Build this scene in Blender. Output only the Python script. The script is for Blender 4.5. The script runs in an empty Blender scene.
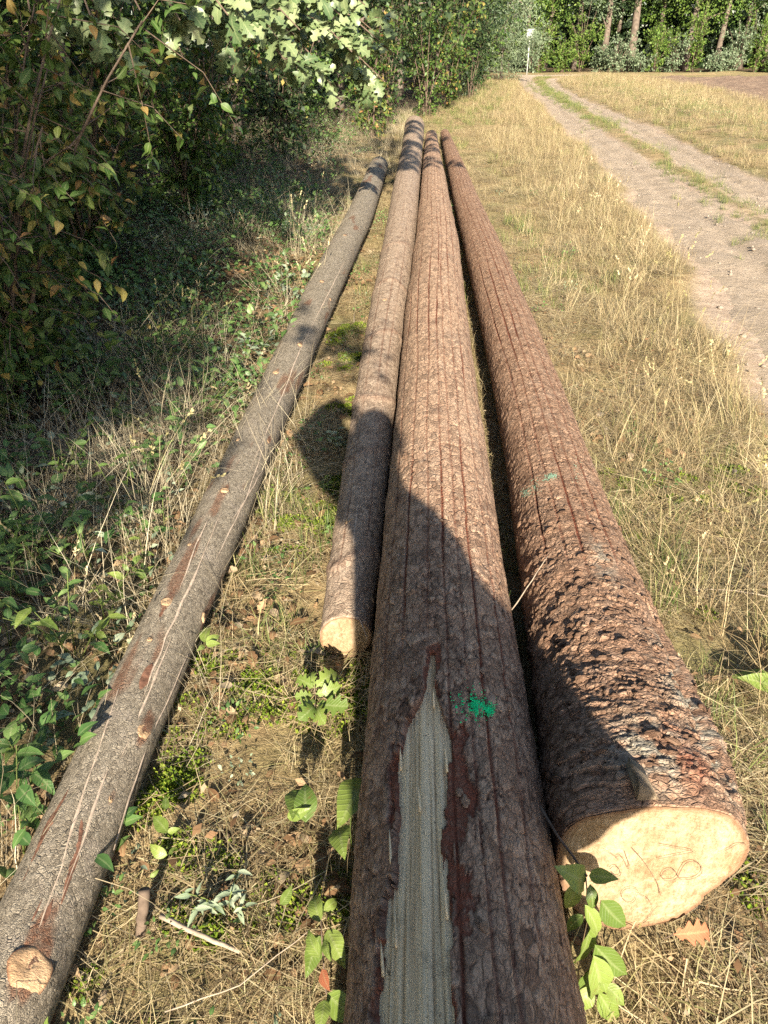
import bpy, math, random
import numpy as np
from mathutils import Vector, Matrix, Euler
rad = math.radians
scn = bpy.context.scene
COL = scn.collection

# ------------------------------------------------------------------ camera
CAM_H, PITCH, FPX = 1.55, rad(31.3), 769.0
cam = bpy.data.objects.new('camera', bpy.data.cameras.new('camera'))
COL.objects.link(cam)
cam.location = (0, 0, CAM_H)
cam.rotation_euler = (rad(90) - PITCH, 0, 0)
cam.data.sensor_fit = 'VERTICAL'
cam.data.sensor_height = 36
cam.data.lens = 36 * FPX / 1024
cam.data.clip_start = 0.02
cam.data.clip_end = 3000
scn.camera = cam
# ------------------------------------------------------------------ light
SUN_AZ, SUN_EL = rad(-1.5), rad(24.3)          # heading of the rays (from +Y to the left), height of the sun
w = bpy.data.worlds.new('World'); scn.world = w; w.use_nodes = True
nt = w.node_tree
sky = nt.nodes.new('ShaderNodeTexSky'); sky.sky_type = 'NISHITA'; sky.sun_disc = False
sky.sun_elevation = SUN_EL
bg = nt.nodes['Background']; bg.inputs['Strength'].default_value = 0.072
nt.links.new(sky.outputs[0], bg.inputs['Color'])
ray_dir = Vector((math.sin(SUN_AZ) * math.cos(SUN_EL), math.cos(SUN_AZ) * math.cos(SUN_EL), -math.sin(SUN_EL)))
sky.sun_rotation = math.atan2(-ray_dir.x, -ray_dir.y)
sun = bpy.data.objects.new('sun', bpy.data.lights.new('sun', 'SUN')); COL.objects.link(sun)
sun.data.energy = 5.0; sun.data.angle = rad(0.55); sun.data.color = (1.0, 0.90, 0.74)
sun.rotation_euler = ray_dir.to_track_quat('-Z', 'Y').to_euler()
sun.location = (0, -20, 15)
scn.view_settings.view_transform = 'Standard'; scn.view_settings.look = 'None'
scn.view_settings.exposure = 1.76; scn.view_settings.gamma = 1.0
scn.render.engine = 'CYCLES'
scn.cycles.use_denoising = False
scn.cycles.use_adaptive_sampling = True
scn.cycles.adaptive_threshold = 0.016
scn.cycles.max_bounces = 4; scn.cycles.diffuse_bounces = 2; scn.cycles.glossy_bounces = 1; scn.cycles.transmission_bounces = 2
scn.cycles.transparent_max_bounces = 4

# ------------------------------------------------------------------ helpers
rng = np.random.default_rng(7)
random.seed(7)
cP, sP = math.cos(PITCH), math.sin(PITCH)
def ray(px, py):
    r, d = (px - 384) / FPX, (py - 512) / FPX
    return Vector((r, cP - d * sP, -sP - d * cP))
def gnd(px, py, z=0.0):                       # pixel -> point on the level z
    v = ray(px, py); t = (z - CAM_H) / v.z
    return Vector((0, 0, CAM_H)) + v * t
def atY(px, py, Y):                           # pixel -> point at distance Y
    v = ray(px, py); return Vector((0, 0, CAM_H)) + v * (Y / v.y)
def sm(a, b, x):
    t = np.clip((x - a) / (b - a), 0, 1); return t * t * (3 - 2 * t)
def h2(i, j, s):
    n = (i.astype(np.int64) * 374761393 + j.astype(np.int64) * 668265263 + s * 1442695041) & 0x7fffffff
    n = ((n ^ (n >> 13)) * 1274126177) & 0x7fffffff
    n = n ^ (n >> 16)
    return (n & 0xffff) / 65535.0
def vnoise(x, y, s=0):
    x = np.asarray(x, float); y = np.asarray(y, float)
    i = np.floor(x); j = np.floor(y); u = x - i; v = y - j
    u = u * u * (3 - 2 * u); v = v * v * (3 - 2 * v)
    a, b, c, d = h2(i, j, s), h2(i + 1, j, s), h2(i, j + 1, s), h2(i + 1, j + 1, s)
    return (a * (1 - u) + b * u) * (1 - v) + (c * (1 - u) + d * u) * v
def fbm(x, y, s=0, o=4):
    t = 0; a = .5
    for k in range(o):
        t = t + a * vnoise(x * 2 ** k, y * 2 ** k, s + k * 17); a *= .5
    return t
def voro(x, y, s=0):                          # F1, F2, cell id, offset to the cell centre
    i0 = np.floor(x); j0 = np.floor(y)
    f1 = np.full(x.shape, 9.); f2 = f1.copy(); cid = np.zeros(x.shape); ox = np.zeros(x.shape); oy = ox.copy()
    for di in (-1, 0, 1):
        for dj in (-1, 0, 1):
            i = i0 + di; j = j0 + dj
            dx = i + .1 + .8 * h2(i, j, s) - x; dy = j + .1 + .8 * h2(i, j, s + 5) - y
            d = np.hypot(dx, dy); n = d < f1
            f2 = np.where(n, f1, np.minimum(f2, d))
            cid = np.where(n, h2(i, j, s + 9), cid); ox = np.where(n, dx, ox); oy = np.where(n, dy, oy)
            f1 = np.where(n, d, f1)
    return f1, f2, cid, ox, oy

def mesh_np(name, V, F, attrs=None, smooth=True):
    """V (n,3), F list of arrays (m,3)/(m,4)"""
    me = bpy.data.meshes.new(name)
    V = np.asarray(V, np.float32)
    if not isinstance(F, list): F = [F]
    F = [np.asarray(f, np.int32) for f in F if len(f)]
    nl = sum(f.size for f in F); npoly = sum(len(f) for f in F)
    me.vertices.add(len(V)); me.vertices.foreach_set('co', V.ravel())
    me.loops.add(nl); me.loops.foreach_set('vertex_index', np.concatenate([f.ravel() for f in F]))
    ls = []; o = 0
    for f in F:
        k = f.shape[1]; ls.append(np.arange(len(f)) * k + o); o += f.size
    me.polygons.add(npoly); me.polygons.foreach_set('loop_start', np.concatenate(ls).astype(np.int32))
    if smooth: me.polygons.foreach_set('use_smooth', np.ones(npoly, bool))
    for k, v in (attrs or {}).items():
        v = np.asarray(v, np.float32)
        if v.ndim == 2:
            a = me.attributes.new(k, 'FLOAT_VECTOR', 'POINT'); a.data.foreach_set('vector', v.ravel())
        else:
            a = me.attributes.new(k, 'FLOAT', 'POINT'); a.data.foreach_set('value', v)
    me.update(calc_edges=True)
    return me
def obj(name, me, mat=None, parent=None, loc=None, **props):
    o = bpy.data.objects.new(name, me)
    COL.objects.link(o)
    if mat is not None and me is not None and len(me.materials) == 0: me.materials.append(mat)
    if parent: o.parent = parent
    if loc is not None: o.location = loc
    for k, v in props.items(): o[k] = v
    return o
def thing(name, loc, label, category, group=None):
    o = bpy.data.objects.new(name, None); COL.objects.link(o); o.location = loc
    o.empty_display_size = .1
    o['label'] = label; o['category'] = category
    if group: o['group'] = group
    return o
def grid_faces(nu, nv, closed=False):
    i = np.arange(nu - 1)[:, None]; j = np.arange(nv if closed else nv - 1)[None, :]
    j2 = (j + 1) % nv
    a = i * nv + j; b = i * nv + j2; c = (i + 1) * nv + j2; d = (i + 1) * nv + j
    return np.stack([a, b, c, d], -1).reshape(-1, 4)
def tube(path, radii, n=6, cap=True):
    P = np.array([tuple(p) for p in path], float); m = len(P)
    R = np.broadcast_to(np.asarray(radii, float), (m,))
    T = np.gradient(P, axis=0); T /= np.linalg.norm(T, axis=1)[:, None] + 1e-9
    up = np.array([0.31, 0.17, 0.93]); V = []
    for k in range(m):
        a = np.cross(T[k], up); a /= np.linalg.norm(a) + 1e-9; b = np.cross(a, T[k])
        an = np.arange(n) * 2 * math.pi / n
        V.append(P[k] + R[k] * (np.cos(an)[:, None] * a + np.sin(an)[:, None] * b))
    V = np.concatenate(V); F = [grid_faces(m, n, True)]
    if cap:
        t = [[0, k + 1, k] for k in range(1, n - 1)]
        b0 = (m - 1) * n; t += [[b0, b0 + k, b0 + k + 1] for k in range(1, n - 1)]
        F.append(np.array(t))
    return V, F
def join(parts):
    V = []; F3 = []; F4 = []; o = 0
    for v, fs in parts:
        V.append(v)
        for f in (fs if isinstance(fs, list) else [fs]):
            (F3 if f.shape[1] == 3 else F4).append(f + o)
        o += len(v)
    F = []
    if F3: F.append(np.concatenate(F3))
    if F4: F.append(np.concatenate(F4))
    return np.concatenate(V), F

# ------------------------------------------------------------------ material kit
class M:
    def __init__(s, name):
        s.m = bpy.data.materials.new(name); s.m.use_nodes = True
        s.t = s.m.node_tree; s.b = s.t.nodes['Principled BSDF']; s.out = s.t.nodes['Material Output']
        s.b.inputs['Specular IOR Level'].default_value = .15
    def n(s, typ, **kw):
        x = s.t.nodes.new(typ)
        for k, v in kw.items():
            if hasattr(x, k): setattr(x, k, v)
        return x
    def set(s, sock, v):
        if hasattr(v, 'is_linked'): s.t.links.new(v, sock)
        elif isinstance(v, (tuple, list)) and len(v) == 3 and sock.type == 'RGBA': sock.default_value = (*v, 1)
        else: sock.default_value = v
    def attr(s, name, vec=False):
        x = s.n('ShaderNodeAttribute'); x.attribute_name = name; return x.outputs['Vector' if vec else 'Fac']
    def rand(s): return s.n('ShaderNodeObjectInfo').outputs['Random']
    def coord(s, scale=(1, 1, 1), which='Object'):
        c = s.n('ShaderNodeTexCoord'); mp = s.n('ShaderNodeMapping')
        mp.inputs['Scale'].default_value = scale; s.t.links.new(c.outputs[which], mp.inputs[0]); return mp.outputs[0]
    def noise(s, vec, scale=5, detail=4, rough=.55):
        x = s.n('ShaderNodeTexNoise'); x.inputs['Scale'].default_value = scale
        x.inputs['Detail'].default_value = detail; x.inputs['Roughness'].default_value = rough
        s.t.links.new(vec, x.inputs['Vector']); return x.outputs['Fac']
    def voro(s, vec, scale=5, feature='F1'):
        x = s.n('ShaderNodeTexVoronoi'); x.feature = feature; x.inputs['Scale'].default_value = scale
        s.t.links.new(vec, x.inputs['Vector']); return x.outputs['Distance']
    def ramp(s, fac, stops):
        x = s.n('ShaderNodeValToRGB'); e = x.color_ramp.elements
        while len(e) < len(stops): e.new(.5)
        for k, (p, c) in enumerate(stops):
            e[k].position = p; e[k].color = (*c, 1) if isinstance(c, tuple) else (c, c, c, 1)
        s.set(x.inputs['Fac'], fac); return x.outputs['Color']
    def mix(s, fac, a, b, mode='MIX'):
        x = s.n('ShaderNodeMix'); x.data_type = 'RGBA'; x.blend_type = mode
        s.set(x.inputs[0], fac); s.set(x.inputs[6], a); s.set(x.inputs[7], b); return x.outputs[2]
    def math(s, op, a, b=0.0):
        x = s.n('ShaderNodeMath'); x.operation = op; s.set(x.inputs[0], a); s.set(x.inputs[1], b); return x.outputs[0]
    def bump(s, h, strength=.5, dist=.01):
        x = s.n('ShaderNodeBump'); x.inputs['Strength'].default_value = strength; x.inputs['Distance'].default_value = dist
        s.set(x.inputs['Height'], h); s.t.links.new(x.outputs[0], s.b.inputs['Normal'])
    def fin(s, col, rough=.8):
        s.set(s.b.inputs['Base Color'], col); s.set(s.b.inputs['Roughness'], rough); return s.m
def simple(name, col, rough=.8, var=.25, scale=20, bump=0.):
    m = M(name); c = m.coord()
    f = m.noise(c, scale, 4)
    m_ = m.mix(m.ramp(f, [(.3, 0.), (.7, 1.)]), tuple(x * (1 - var) for x in col), tuple(min(1, x * (1 + var)) for x in col))
    if bump: m.bump(f, bump, .01)
    return m.fin(m_, rough)
def leaf_mat(name, stops, trans=.25, rough=.5, spec=.3, tint=None, patch=None):
    """colour per leaf from the 'rnd' attribute (+ per-object random), a paler midrib from 'rib'"""
    m = M(name)
    r = m.attr('rnd'); r2 = m.math('FRACT', m.math('ADD', r, m.math('MULTIPLY', m.rand(), .37)))
    c = m.ramp(r2, stops)
    if patch:
        g = m.n('ShaderNodeNewGeometry').outputs['Position']
        c = m.mix(m.ramp(m.noise(g, 1.3, 4, .65), [(.42, 0.), (.64, .65)]), c, m.mix(.5, c, patch[0], 'MULTIPLY'))
        c = m.mix(m.ramp(m.noise(g, 4.5, 4, .65), [(.50, 0.), (.68, .6)]), c, m.mix(.6, c, patch[1], 'MIX'))
    nz = m.noise(m.coord((1, 1, 1)), 60, 3)
    c = m.mix(.35, c, m.mix(nz, (.25, .25, .2), (.85, .9, .7)), 'OVERLAY')
    c = m.mix(m.math('MULTIPLY', m.ramp(m.attr('rib'), [(.80, 0.), (1., 1.)]), .55), c, m.mix(.5, c, (.40, .42, .22)))
    lu = m.attr('luv', True); sx = m.n('ShaderNodeSeparateXYZ'); m.t.links.new(lu, sx.inputs[0])
    ve = m.math('SINE', m.math('MULTIPLY', m.math('SUBTRACT', sx.outputs[1], m.math('MULTIPLY', m.math('ABSOLUTE', sx.outputs[0]), .9)), 62.))
    c = m.mix(m.ramp(ve, [(.75, 0.), (1., .35)]), c, m.mix(.5, c, (.36, .40, .2)))
    c = m.mix(m.ramp(m.noise(lu, 7, 5, .7), [(.60, 0.), (.70, .75)]), c, (.16, .10, .04))
    m.bump(m.ramp(ve, [(.5, 0.), (1., 1.)]), .3, .002)
    m.fin(c, rough); m.b.inputs['Specular IOR Level'].default_value = spec
    tr = m.n('ShaderNodeBsdfTranslucent'); m.t.links.new(c, tr.inputs['Color'])
    mx = m.n('ShaderNodeMixShader'); mx.inputs[0].default_value = trans
    m.t.links.new(m.b.outputs[0], mx.inputs[1]); m.t.links.new(tr.outputs[0], mx.inputs[2])
    m.t.links.new(mx.outputs[0], m.out.inputs['Surface'])
    return m.m

# ------------------------------------------------------------------ ground heights and zones
RUT_L = np.array([(1.6, -6), (2.0, 0), (2.55, 3.85), (2.85, 4.77), (3.15, 6.3), (3.4, 8.63), (3.85, 13.2), (4.5, 20), (5.3, 27), (6.4, 38), (7.6, 48), (9.4, 54), (13, 57), (20, 58)])
RUT_R = np.array([(2.9, -6), (3.3, 0), (3.75, 3.85), (3.9, 4.77), (4.2, 6.3), (4.55, 8.63), (5.0, 13.2), (5.65, 19), (6.2, 26), (7.1, 36), (8.6, 46), (10.2, 50), (12, 52), (20, 55.5)])
def wid_L(y): return np.interp(y, [5, 14, 40], [.66, .48, .42])
def wid_R(y): return np.interp(y, [5, 14, 40], [.50, .42, .38])
_ry = np.linspace(-8, 62, 700)
_rs = {id(t): np.convolve(np.pad(np.interp(_ry, t[:, 1], t[:, 0]), 20, 'edge'), np.ones(41) / 41, 'valid') for t in (RUT_L, RUT_R)}
def road_x(tab, y): return np.interp(y, _ry, _rs[id(tab)])
def road_core(x, y): return np.maximum(np.abs(x - road_x(RUT_L, y)) < wid_L(y) * .6, np.abs(x - road_x(RUT_R, y)) < wid_R(y) * .6) * (y < 51) * (y > -2.8)
def rut_w(y): return .62 + .05 * np.sin(y * .7)
def road_mask(x, y):
    m = 0
    for t, ww in ((RUT_L, wid_L(y)), (RUT_R, wid_R(y))):
        d = np.abs(x - road_x(t, y)) + .35 * (fbm(x * 1.3, y * .9, 31, 3) - .45)
        m = np.maximum(m, 1 - sm(ww - .25, ww + .2, d))
    return m * (y < 52)
def field_x(y): return np.interp(y, [-10, 10, 28, 52, 60], [10.2, 10.6, 12.2, 15.5, 17])
def wood_edge(y): return np.interp(y, [-12, 0, 4.8, 10, 18, 24, 30, 36, 44], [-1.9, -2.2, -2.2, -1.8, -.6, .9, 2.3, 3.2, 4.6])
def gz(x, y):
    x = np.asarray(x, float); y = np.asarray(y, float)
    fade = 1 - sm(60, 140, np.hypot(x, y))
    z = (fbm(x * .9, y * .9, 3, 4) - .47) * .07 + (fbm(x * 7, y * 7, 8, 2) - .37) * .018
    near_logs = np.exp(-((x - .2 - .045 * y) / .8) ** 2)
    z = z * (1 - .55 * near_logs)
    z = z - .05 * road_mask(x, y)
    bank = np.exp(-((x - (road_x(RUT_R, y) + 2.3)) / 1.1) ** 2) * .12 * sm(3, 12, y)
    z = z + bank
    z = z + .25 * sm(0, 4, wood_edge(y) - x) * (fbm(x * .4, y * .4, 77, 2) * .8)
    return (z - .02) * fade
def gz1(x, y): return float(gz(np.array([x]), np.array([y]))[0])

# ground sheet
m = M('soil_and_thatch'); c = m.coord()
n1 = m.noise(c, 1.4, 5); n2 = m.noise(c, 14, 6, .7); n3 = m.noise(c, 90, 5, .7)
dry = m.ramp(n2, [(.28, (.12, .08, .045)), (.5, (.30, .215, .11)), (.72, (.42, .32, .17))])
dry = m.mix(m.ramp(n1, [(.42, 0.), (.62, .55)]), dry, (.13, .15, .05))
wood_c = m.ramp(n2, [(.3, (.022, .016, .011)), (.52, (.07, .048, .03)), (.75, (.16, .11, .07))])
sand = m.ramp(n2, [(.3, (.30, .215, .15)), (.55, (.42, .32, .235)), (.8, (.50, .39, .29))])
soil = m.ramp(m.math('ADD', m.math('MULTIPLY', n2, .6), m.math('MULTIPLY', m.noise(c, 3, 5, .7), .4)), [(.35, (.11, .07, .048)), (.5, (.22, .15, .105)), (.65, (.34, .25, .17))])
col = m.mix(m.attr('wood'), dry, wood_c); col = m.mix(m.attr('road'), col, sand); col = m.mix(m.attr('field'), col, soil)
col = m.mix(.45, col, m.ramp(n3, [(.3, (.25, .25, .25)), (.7, (.8, .8, .8))]), 'OVERLAY')
m.bump(m.math('ADD', n3, m.math('MULTIPLY', n2, 1.5)), .7, .02)
MAT_GROUND = m.fin(col, .95)
xs = np.unique(np.round(np.concatenate([np.linspace(-400, -30, 16), np.linspace(-30, -6, 40), np.linspace(-6, 6, 241), np.linspace(6, 30, 90), np.linspace(30, 400, 16)]), 4))
ys = np.unique(np.round(np.concatenate([np.linspace(-400, -20, 14), np.linspace(-20, -1, 40), np.linspace(-1, 9, 201), np.linspace(9, 30, 120), np.linspace(30, 65, 80), np.linspace(65, 500, 18)]), 4))
Y, X = np.meshgrid(ys, xs, indexing='ij'); X = X.ravel(); Y = Y.ravel()
rm = road_mask(X, Y)
fld = sm(-.4, .4, X - field_x(Y) + .8 * (fbm(X * .7, Y * .5, 4, 3) - .45)) * (Y < 50.2)
furrow = (.06 * np.sin((X * .95 + Y * .3) * 5) + .25 * (fbm(X * 1.6, Y * 1.6, 14, 3) - .45)) * fld
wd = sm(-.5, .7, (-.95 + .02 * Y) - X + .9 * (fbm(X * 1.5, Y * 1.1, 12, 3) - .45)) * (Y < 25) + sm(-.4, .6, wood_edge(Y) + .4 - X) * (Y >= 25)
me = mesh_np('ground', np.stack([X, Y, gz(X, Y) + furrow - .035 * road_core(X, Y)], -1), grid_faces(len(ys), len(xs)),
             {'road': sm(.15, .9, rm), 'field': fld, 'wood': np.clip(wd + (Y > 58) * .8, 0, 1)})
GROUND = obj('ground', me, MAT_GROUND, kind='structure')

# the two sandy wheel ruts of the track
m = M('track_sand'); c = m.coord()
n1 = m.noise(c, 2.2, 5); n2 = m.noise(c, 22, 6, .7); n3 = m.noise(c, 120, 4, .7)
col = m.ramp(n2, [(.28, (.27, .205, .145)), (.55, (.43, .34, .25)), (.8, (.54, .44, .335))])
col = m.mix(m.ramp(n1, [(.4, 0.), (.65, .6)]), col, (.30, .235, .165))
m.bump(m.math('ADD', n3, m.math('MULTIPLY', n2, 2.)), .8, .02)
MAT_SAND = m.fin(col, .95)
for tab, wf in ((RUT_L, wid_L), (RUT_R, wid_R)):
    yy = np.concatenate([np.linspace(-3, 12, 260), np.linspace(12.1, 51.5, 260)])
    uu = np.linspace(-1, 1, 31)
    U, YY = np.meshgrid(uu, yy)
    cx = road_x(tab, yy)
    ww = wf(yy)
    edge = ww + .16 * (fbm(yy * 1.7, yy * 0 + ww * 9, 5, 4) - .45) * 2 - .06
    edge2 = ww + .16 * (fbm(yy * 1.7, yy * 0 + ww * 19, 6, 4) - .45) * 2 - .06
    XX = cx[:, None] + np.where(U < 0, U * edge[:, None], U * edge2[:, None])
    lump = (fbm(XX * 3, YY * 2, 22, 4) - .45) * .07 + (fbm(XX * 16, YY * 16, 23, 2) - .4) * .022 - .03 * np.exp(-((U - .1 * np.sin(YY)) / .22) ** 2)
    Z = gz(XX, YY) + .012 + lump * (1 - np.abs(U) ** 4) - .035 * np.abs(U) ** 6
    obj('dirt_track', mesh_np('dirt_track', np.stack([XX, YY, Z], -1).reshape(-1, 3), grid_faces(len(yy), len(uu))), MAT_SAND, kind='structure')

# the track swings off to the right along the far wood
xx_ = np.linspace(7.4, 14.5, 60); uu = np.linspace(-1, 1, 13); U, XX = np.meshgrid(uu, xx_)
cy = 51.3 + 3.2 * sm(7, 16, xx_) + .5 * np.sin(xx_ * .3); YY = cy[:, None] + U * (.95 + .25 * (fbm(xx_ * .8, xx_ * 0, 61, 3) - .45)[:, None])
obj('dirt_track', mesh_np('dirt_track', np.stack([XX, YY, gz(XX, YY) + .03 - .05 * np.abs(U) ** 6], -1).reshape(-1, 3), grid_faces(len(xx_), len(uu))[:, ::-1]), MAT_SAND, kind='structure')

# ------------------------------------------------------------------ the four logs
def px_of(V):
    V = np.asarray(V); d = V - np.array([0, 0, CAM_H])
    zf = d[:, 1] * cP - d[:, 2] * sP; u = d[:, 1] * sP + d[:, 2] * cP
    zf = np.where(zf < .05, .05, zf)
    return 384 + FPX * d[:, 0] / zf, 512 - FPX * u / zf
def in_poly(px, py, poly):
    r = np.zeros(px.shape, bool); n = len(poly)
    for i in range(n):
        x1, y1 = poly[i]; x2, y2 = poly[(i + 1) % n]
        c = ((y1 > py) != (y2 > py)) & (px < (x2 - x1) * (py - y1) / (y2 - y1 + 1e-9) + x1)
        r ^= c
    return r
class Axis:
    def __init__(s, tab):
        t = np.array(tab, float); s.y0, s.y1 = t[0, 0], t[-1, 0]
        yy = np.linspace(s.y0, s.y1, 400); k = np.ones(41) / 41
        f = lambda c: np.convolve(np.pad(np.interp(yy, t[:, 0], c), 20, 'reflect', reflect_type='odd'), k, 'valid')
        s.yy, s.xx, s.rr = yy, f(t[:, 1]), f(t[:, 2])
    def x(s, y): return np.interp(y, s.yy, s.xx)
    def r(s, y): return np.interp(y, s.yy, s.rr)
    def pt(s, th, y, dr=0.):
        R = s.r(y); return Vector((s.x(y) + (R + dr) * math.sin(th), y, R + (R + dr) * math.cos(th) - .012))
AX = {
 'C': Axis([(.12, .11, .197), (.65, .129, .193), (1.2, .14, .189), (2.1, .185, .184), (3, .229, .182), (5, .335, .18), (6.2, .415, .176), (8.4, .524, .158), (10.4, .62, .143), (12.5, .712, .127), (15, .84, .108), (15.9, .885, .102)]),
 'R': Axis([(.905, .535, .185), (1.4, .552, .176), (1.65, .57, .168), (2, .598, .161), (2.6, .64, .155), (3.6, .692, .15), (6.3, .80, .143), (8.6, .872, .128), (10.5, .95, .12), (11.9, 1.0, .112), (16.6, 1.18, .08)]),
 'S': Axis([(1.74, -.114, .074), (2.1, -.098, .083), (2.5, -.079, .09), (3.7, -.034, .1), (4.5, .008, .111), (5.75, .078, .123), (7.75, .178, .139), (9.3, .245, .148), (11.7, .37, .155), (13.4, .45, .16), (16.8, .60, .19)]),
 'L': Axis([(-.35, -.72, .083), (.5, -.692, .084), (1, -.672, .086), (1.5, -.648, .087), (2.2, -.603, .088), (3.1, -.555, .092), (4.4, -.475, .103), (5.5, -.41, .116), (7.9, -.235, .126), (11.6, -.07, .122)])}
def log_grid(ax, k, nv, ymin_step=.0035):
    ys = [ax.y0]
    while ys[-1] < ax.y1:
        d = math.hypot(max(ys[-1], .3), 1.3); ys.append(ys[-1] + max(ymin_step, k * d))
    ys[-1] = ax.y1
    u = np.linspace(-1, 1, nv + 1)[:-1]
    th = math.pi * (u * .62 + .38 * u ** 3)
    Y, T = np.meshgrid(np.array(ys), th, indexing='ij')
    return Y, T
def log_pts(ax, Y, T, dr):
    R = ax.r(Y); return np.stack([ax.x(Y) + (R + dr) * np.sin(T), Y, R + (R + dr) * np.cos(T) - .012], -1)

def bark_mat(name, dark, mid, light, red, lich=(.40, .33, .27), lich_amt=.16, cs=(55, 38), crack=.8, bump=.8, grain=70):
    """plates from the mesh relief, finer flakes and cracks laid along (arc, length) of the log"""
    m = M(name); c = m.coord()
    h = m.attr('hgt'); cell = m.attr('cell'); uv = m.attr('uvw', True)
    n1 = m.noise(c, 6, 5, .6); n2 = m.noise(c, grain, 6, .7); n3 = m.noise(c, 330, 4, .7)
    nv = m.n('ShaderNodeTexNoise'); nv.inputs['Scale'].default_value = 45; nv.inputs['Detail'].default_value = 3; m.t.links.new(uv, nv.inputs['Vector'])
    wv = m.n('ShaderNodeVectorMath'); wv.operation = 'MULTIPLY_ADD'; m.t.links.new(nv.outputs['Color'], wv.inputs[0]); wv.inputs[1].default_value = (.014, .016, 0); m.t.links.new(uv, wv.inputs[2])
    def vor(sc, feat):
        mp = m.n('ShaderNodeMapping'); mp.inputs['Scale'].default_value = (sc[0], sc[1], 1); m.t.links.new(wv.outputs[0], mp.inputs[0])
        x = m.n('ShaderNodeTexVoronoi'); x.feature = feat; x.inputs['Scale'].default_value = 1; m.t.links.new(mp.outputs[0], x.inputs['Vector']); return x
    e1 = vor(cs, 'DISTANCE_TO_EDGE').outputs['Distance']; v1 = vor(cs, 'F1'); e2 = vor((cs[0] * 2.7, cs[1] * 2.4), 'DISTANCE_TO_EDGE').outputs['Distance']
    on = m.ramp(m.noise(uv, 22, 4, .7), [(.38, .15), (.62, 1.)])
    k1 = m.math('MULTIPLY', m.ramp(e1, [(.0, 1.), (.12, 0.)]), on); k2 = m.math('MULTIPLY', m.ramp(e2, [(.0, .8), (.16, 0.)]), m.math('SUBTRACT', 1.1, on))
    ck = m.math('MAXIMUM', k1, k2)
    hh = m.math('ADD', h, m.math('MULTIPLY', m.math('SUBTRACT', n2, .5), .7))
    col = m.ramp(hh, [(.10, dark), (.45, mid), (.95, light)])
    vc = m.n('ShaderNodeSeparateColor'); m.t.links.new(v1.outputs['Color'], vc.inputs[0])
    col = m.mix(m.math('MULTIPLY', m.ramp(vc.outputs[0], [(.3, 0.), (1., 1.)]), .5), col, m.mix(n1, mid, tuple(min(.8, x * 1.35) for x in light)))
    col = m.mix(m.math('MULTIPLY', m.ramp(vc.outputs[1], [(.6, 0.), (1., 1.)]), .5), col, dark)
    col = m.mix(m.ramp(m.noise(c, 11, 6, .75), [(.52, 0.), (.72, lich_amt * 2)]), col, lich)
    col = m.mix(m.math('MULTIPLY', ck, crack), col, tuple(x * .6 for x in dark))
    col = m.mix(m.math('MULTIPLY', m.attr('inner'), m.ramp(n2, [(.25, .35), (.6, 1.)])), col, m.mix(n2, tuple(x * .4 for x in red), tuple(x * 1.35 for x in red)))
    col = m.mix(m.math('MULTIPLY', m.attr('groove'), m.ramp(n2, [(.3, .7), (.6, 1.)])), col, m.mix(n2, tuple(x * .35 for x in red), red))
    col = m.mix(m.attr('lichen'), col, m.ramp(n2, [(.3, (.10, .085, .06)), (.5, (.27, .235, .18)), (.7, (.46, .42, .34))]))
    ht = m.math('ADD', m.math('ADD', m.math('MULTIPLY', n3, .35), m.math('MULTIPLY', n2, .7)), m.math('SUBTRACT', m.math('MULTIPLY', vc.outputs[2], .5), m.math('MULTIPLY', ck, .9)))
    m.bump(ht, bump, .006)
    return m.fin(col, m.ramp(n1, [(.3, .75), (.7, .92)]))
BARK_C = bark_mat('spruce_bark', (.052, .029, .019), (.295, .172, .110), (.55, .375, .25), (.21, .066, .036), cs=(50, 26), crack=.55)
BARK_R = bark_mat('coarse_spruce_bark', (.042, .023, .014), (.245, .137, .085), (.48, .31, .205), (.20, .063, .036), cs=(46, 70), crack=.7, bump=.9)
BARK_S = bark_mat('mid_spruce_bark', (.08, .052, .036), (.30, .21, .148), (.50, .385, .28), (.20, .085, .05), cs=(60, 40), crack=.55, bump=.6)
BARK_L = bark_mat('grey_spruce_bark', (.065, .051, .037), (.222, .182, .132), (.39, .335, .255), (.20, .09, .05), lich_amt=.3, cs=(130, 90), crack=.6, bump=.7, grain=110)

# fresh wood of the saw cuts: rings, rays, dirt
def cut_mat(name, a, b, dirt):
    m = M(name); c = m.coord()
    rr = m.attr('rad'); n1 = m.noise(c, 9, 5, .6); n2 = m.noise(c, 60, 6, .7)
    nst = m.noise(m.coord((26, 40, 9)), 5, 5, .7); nb = m.noise(c, 7, 4, .6)
    ring = m.math('SINE', m.math('MULTIPLY', m.math('ADD', rr, m.math('MULTIPLY', n1, .12)), 120.))
    f = m.math('ADD', m.math('MULTIPLY', m.math('MULTIPLY', ring, rr), .05), m.math('ADD', m.math('MULTIPLY', n1, .6), m.math('MULTIPLY', n2, .4)))
    col = m.ramp(m.math('ADD', m.math('MULTIPLY', f, .55), m.math('MULTIPLY', nb, .45)), [(.36, a), (.58, b)])
    col = m.mix(m.ramp(nst, [(.45, 0.), (.7, .75)]), col, tuple(x * .62 for x in a)); col = m.mix(m.ramp(m.noise(c, 14, 6, .8), [(.5, 0.), (.68, .6)]), col, tuple(min(1, x * 1.5) for x in b))
    col = m.mix(m.ramp(rr, [(.90, 0.), (.99, .75)]), col, dirt)
    m.bump(m.math('ADD', n2, m.math('MULTIPLY', nst, 1.2)), .9, .006)
    return m.fin(col, .75)
CUT = cut_mat('fresh_saw_cut', (.24, .145, .07), (.42, .315, .20), (.16, .08, .045))
KNOT = cut_mat('knot_wood', (.34, .205, .11), (.52, .355, .21), (.20, .08, .045))
m = M('weathered_split_wood')
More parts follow.
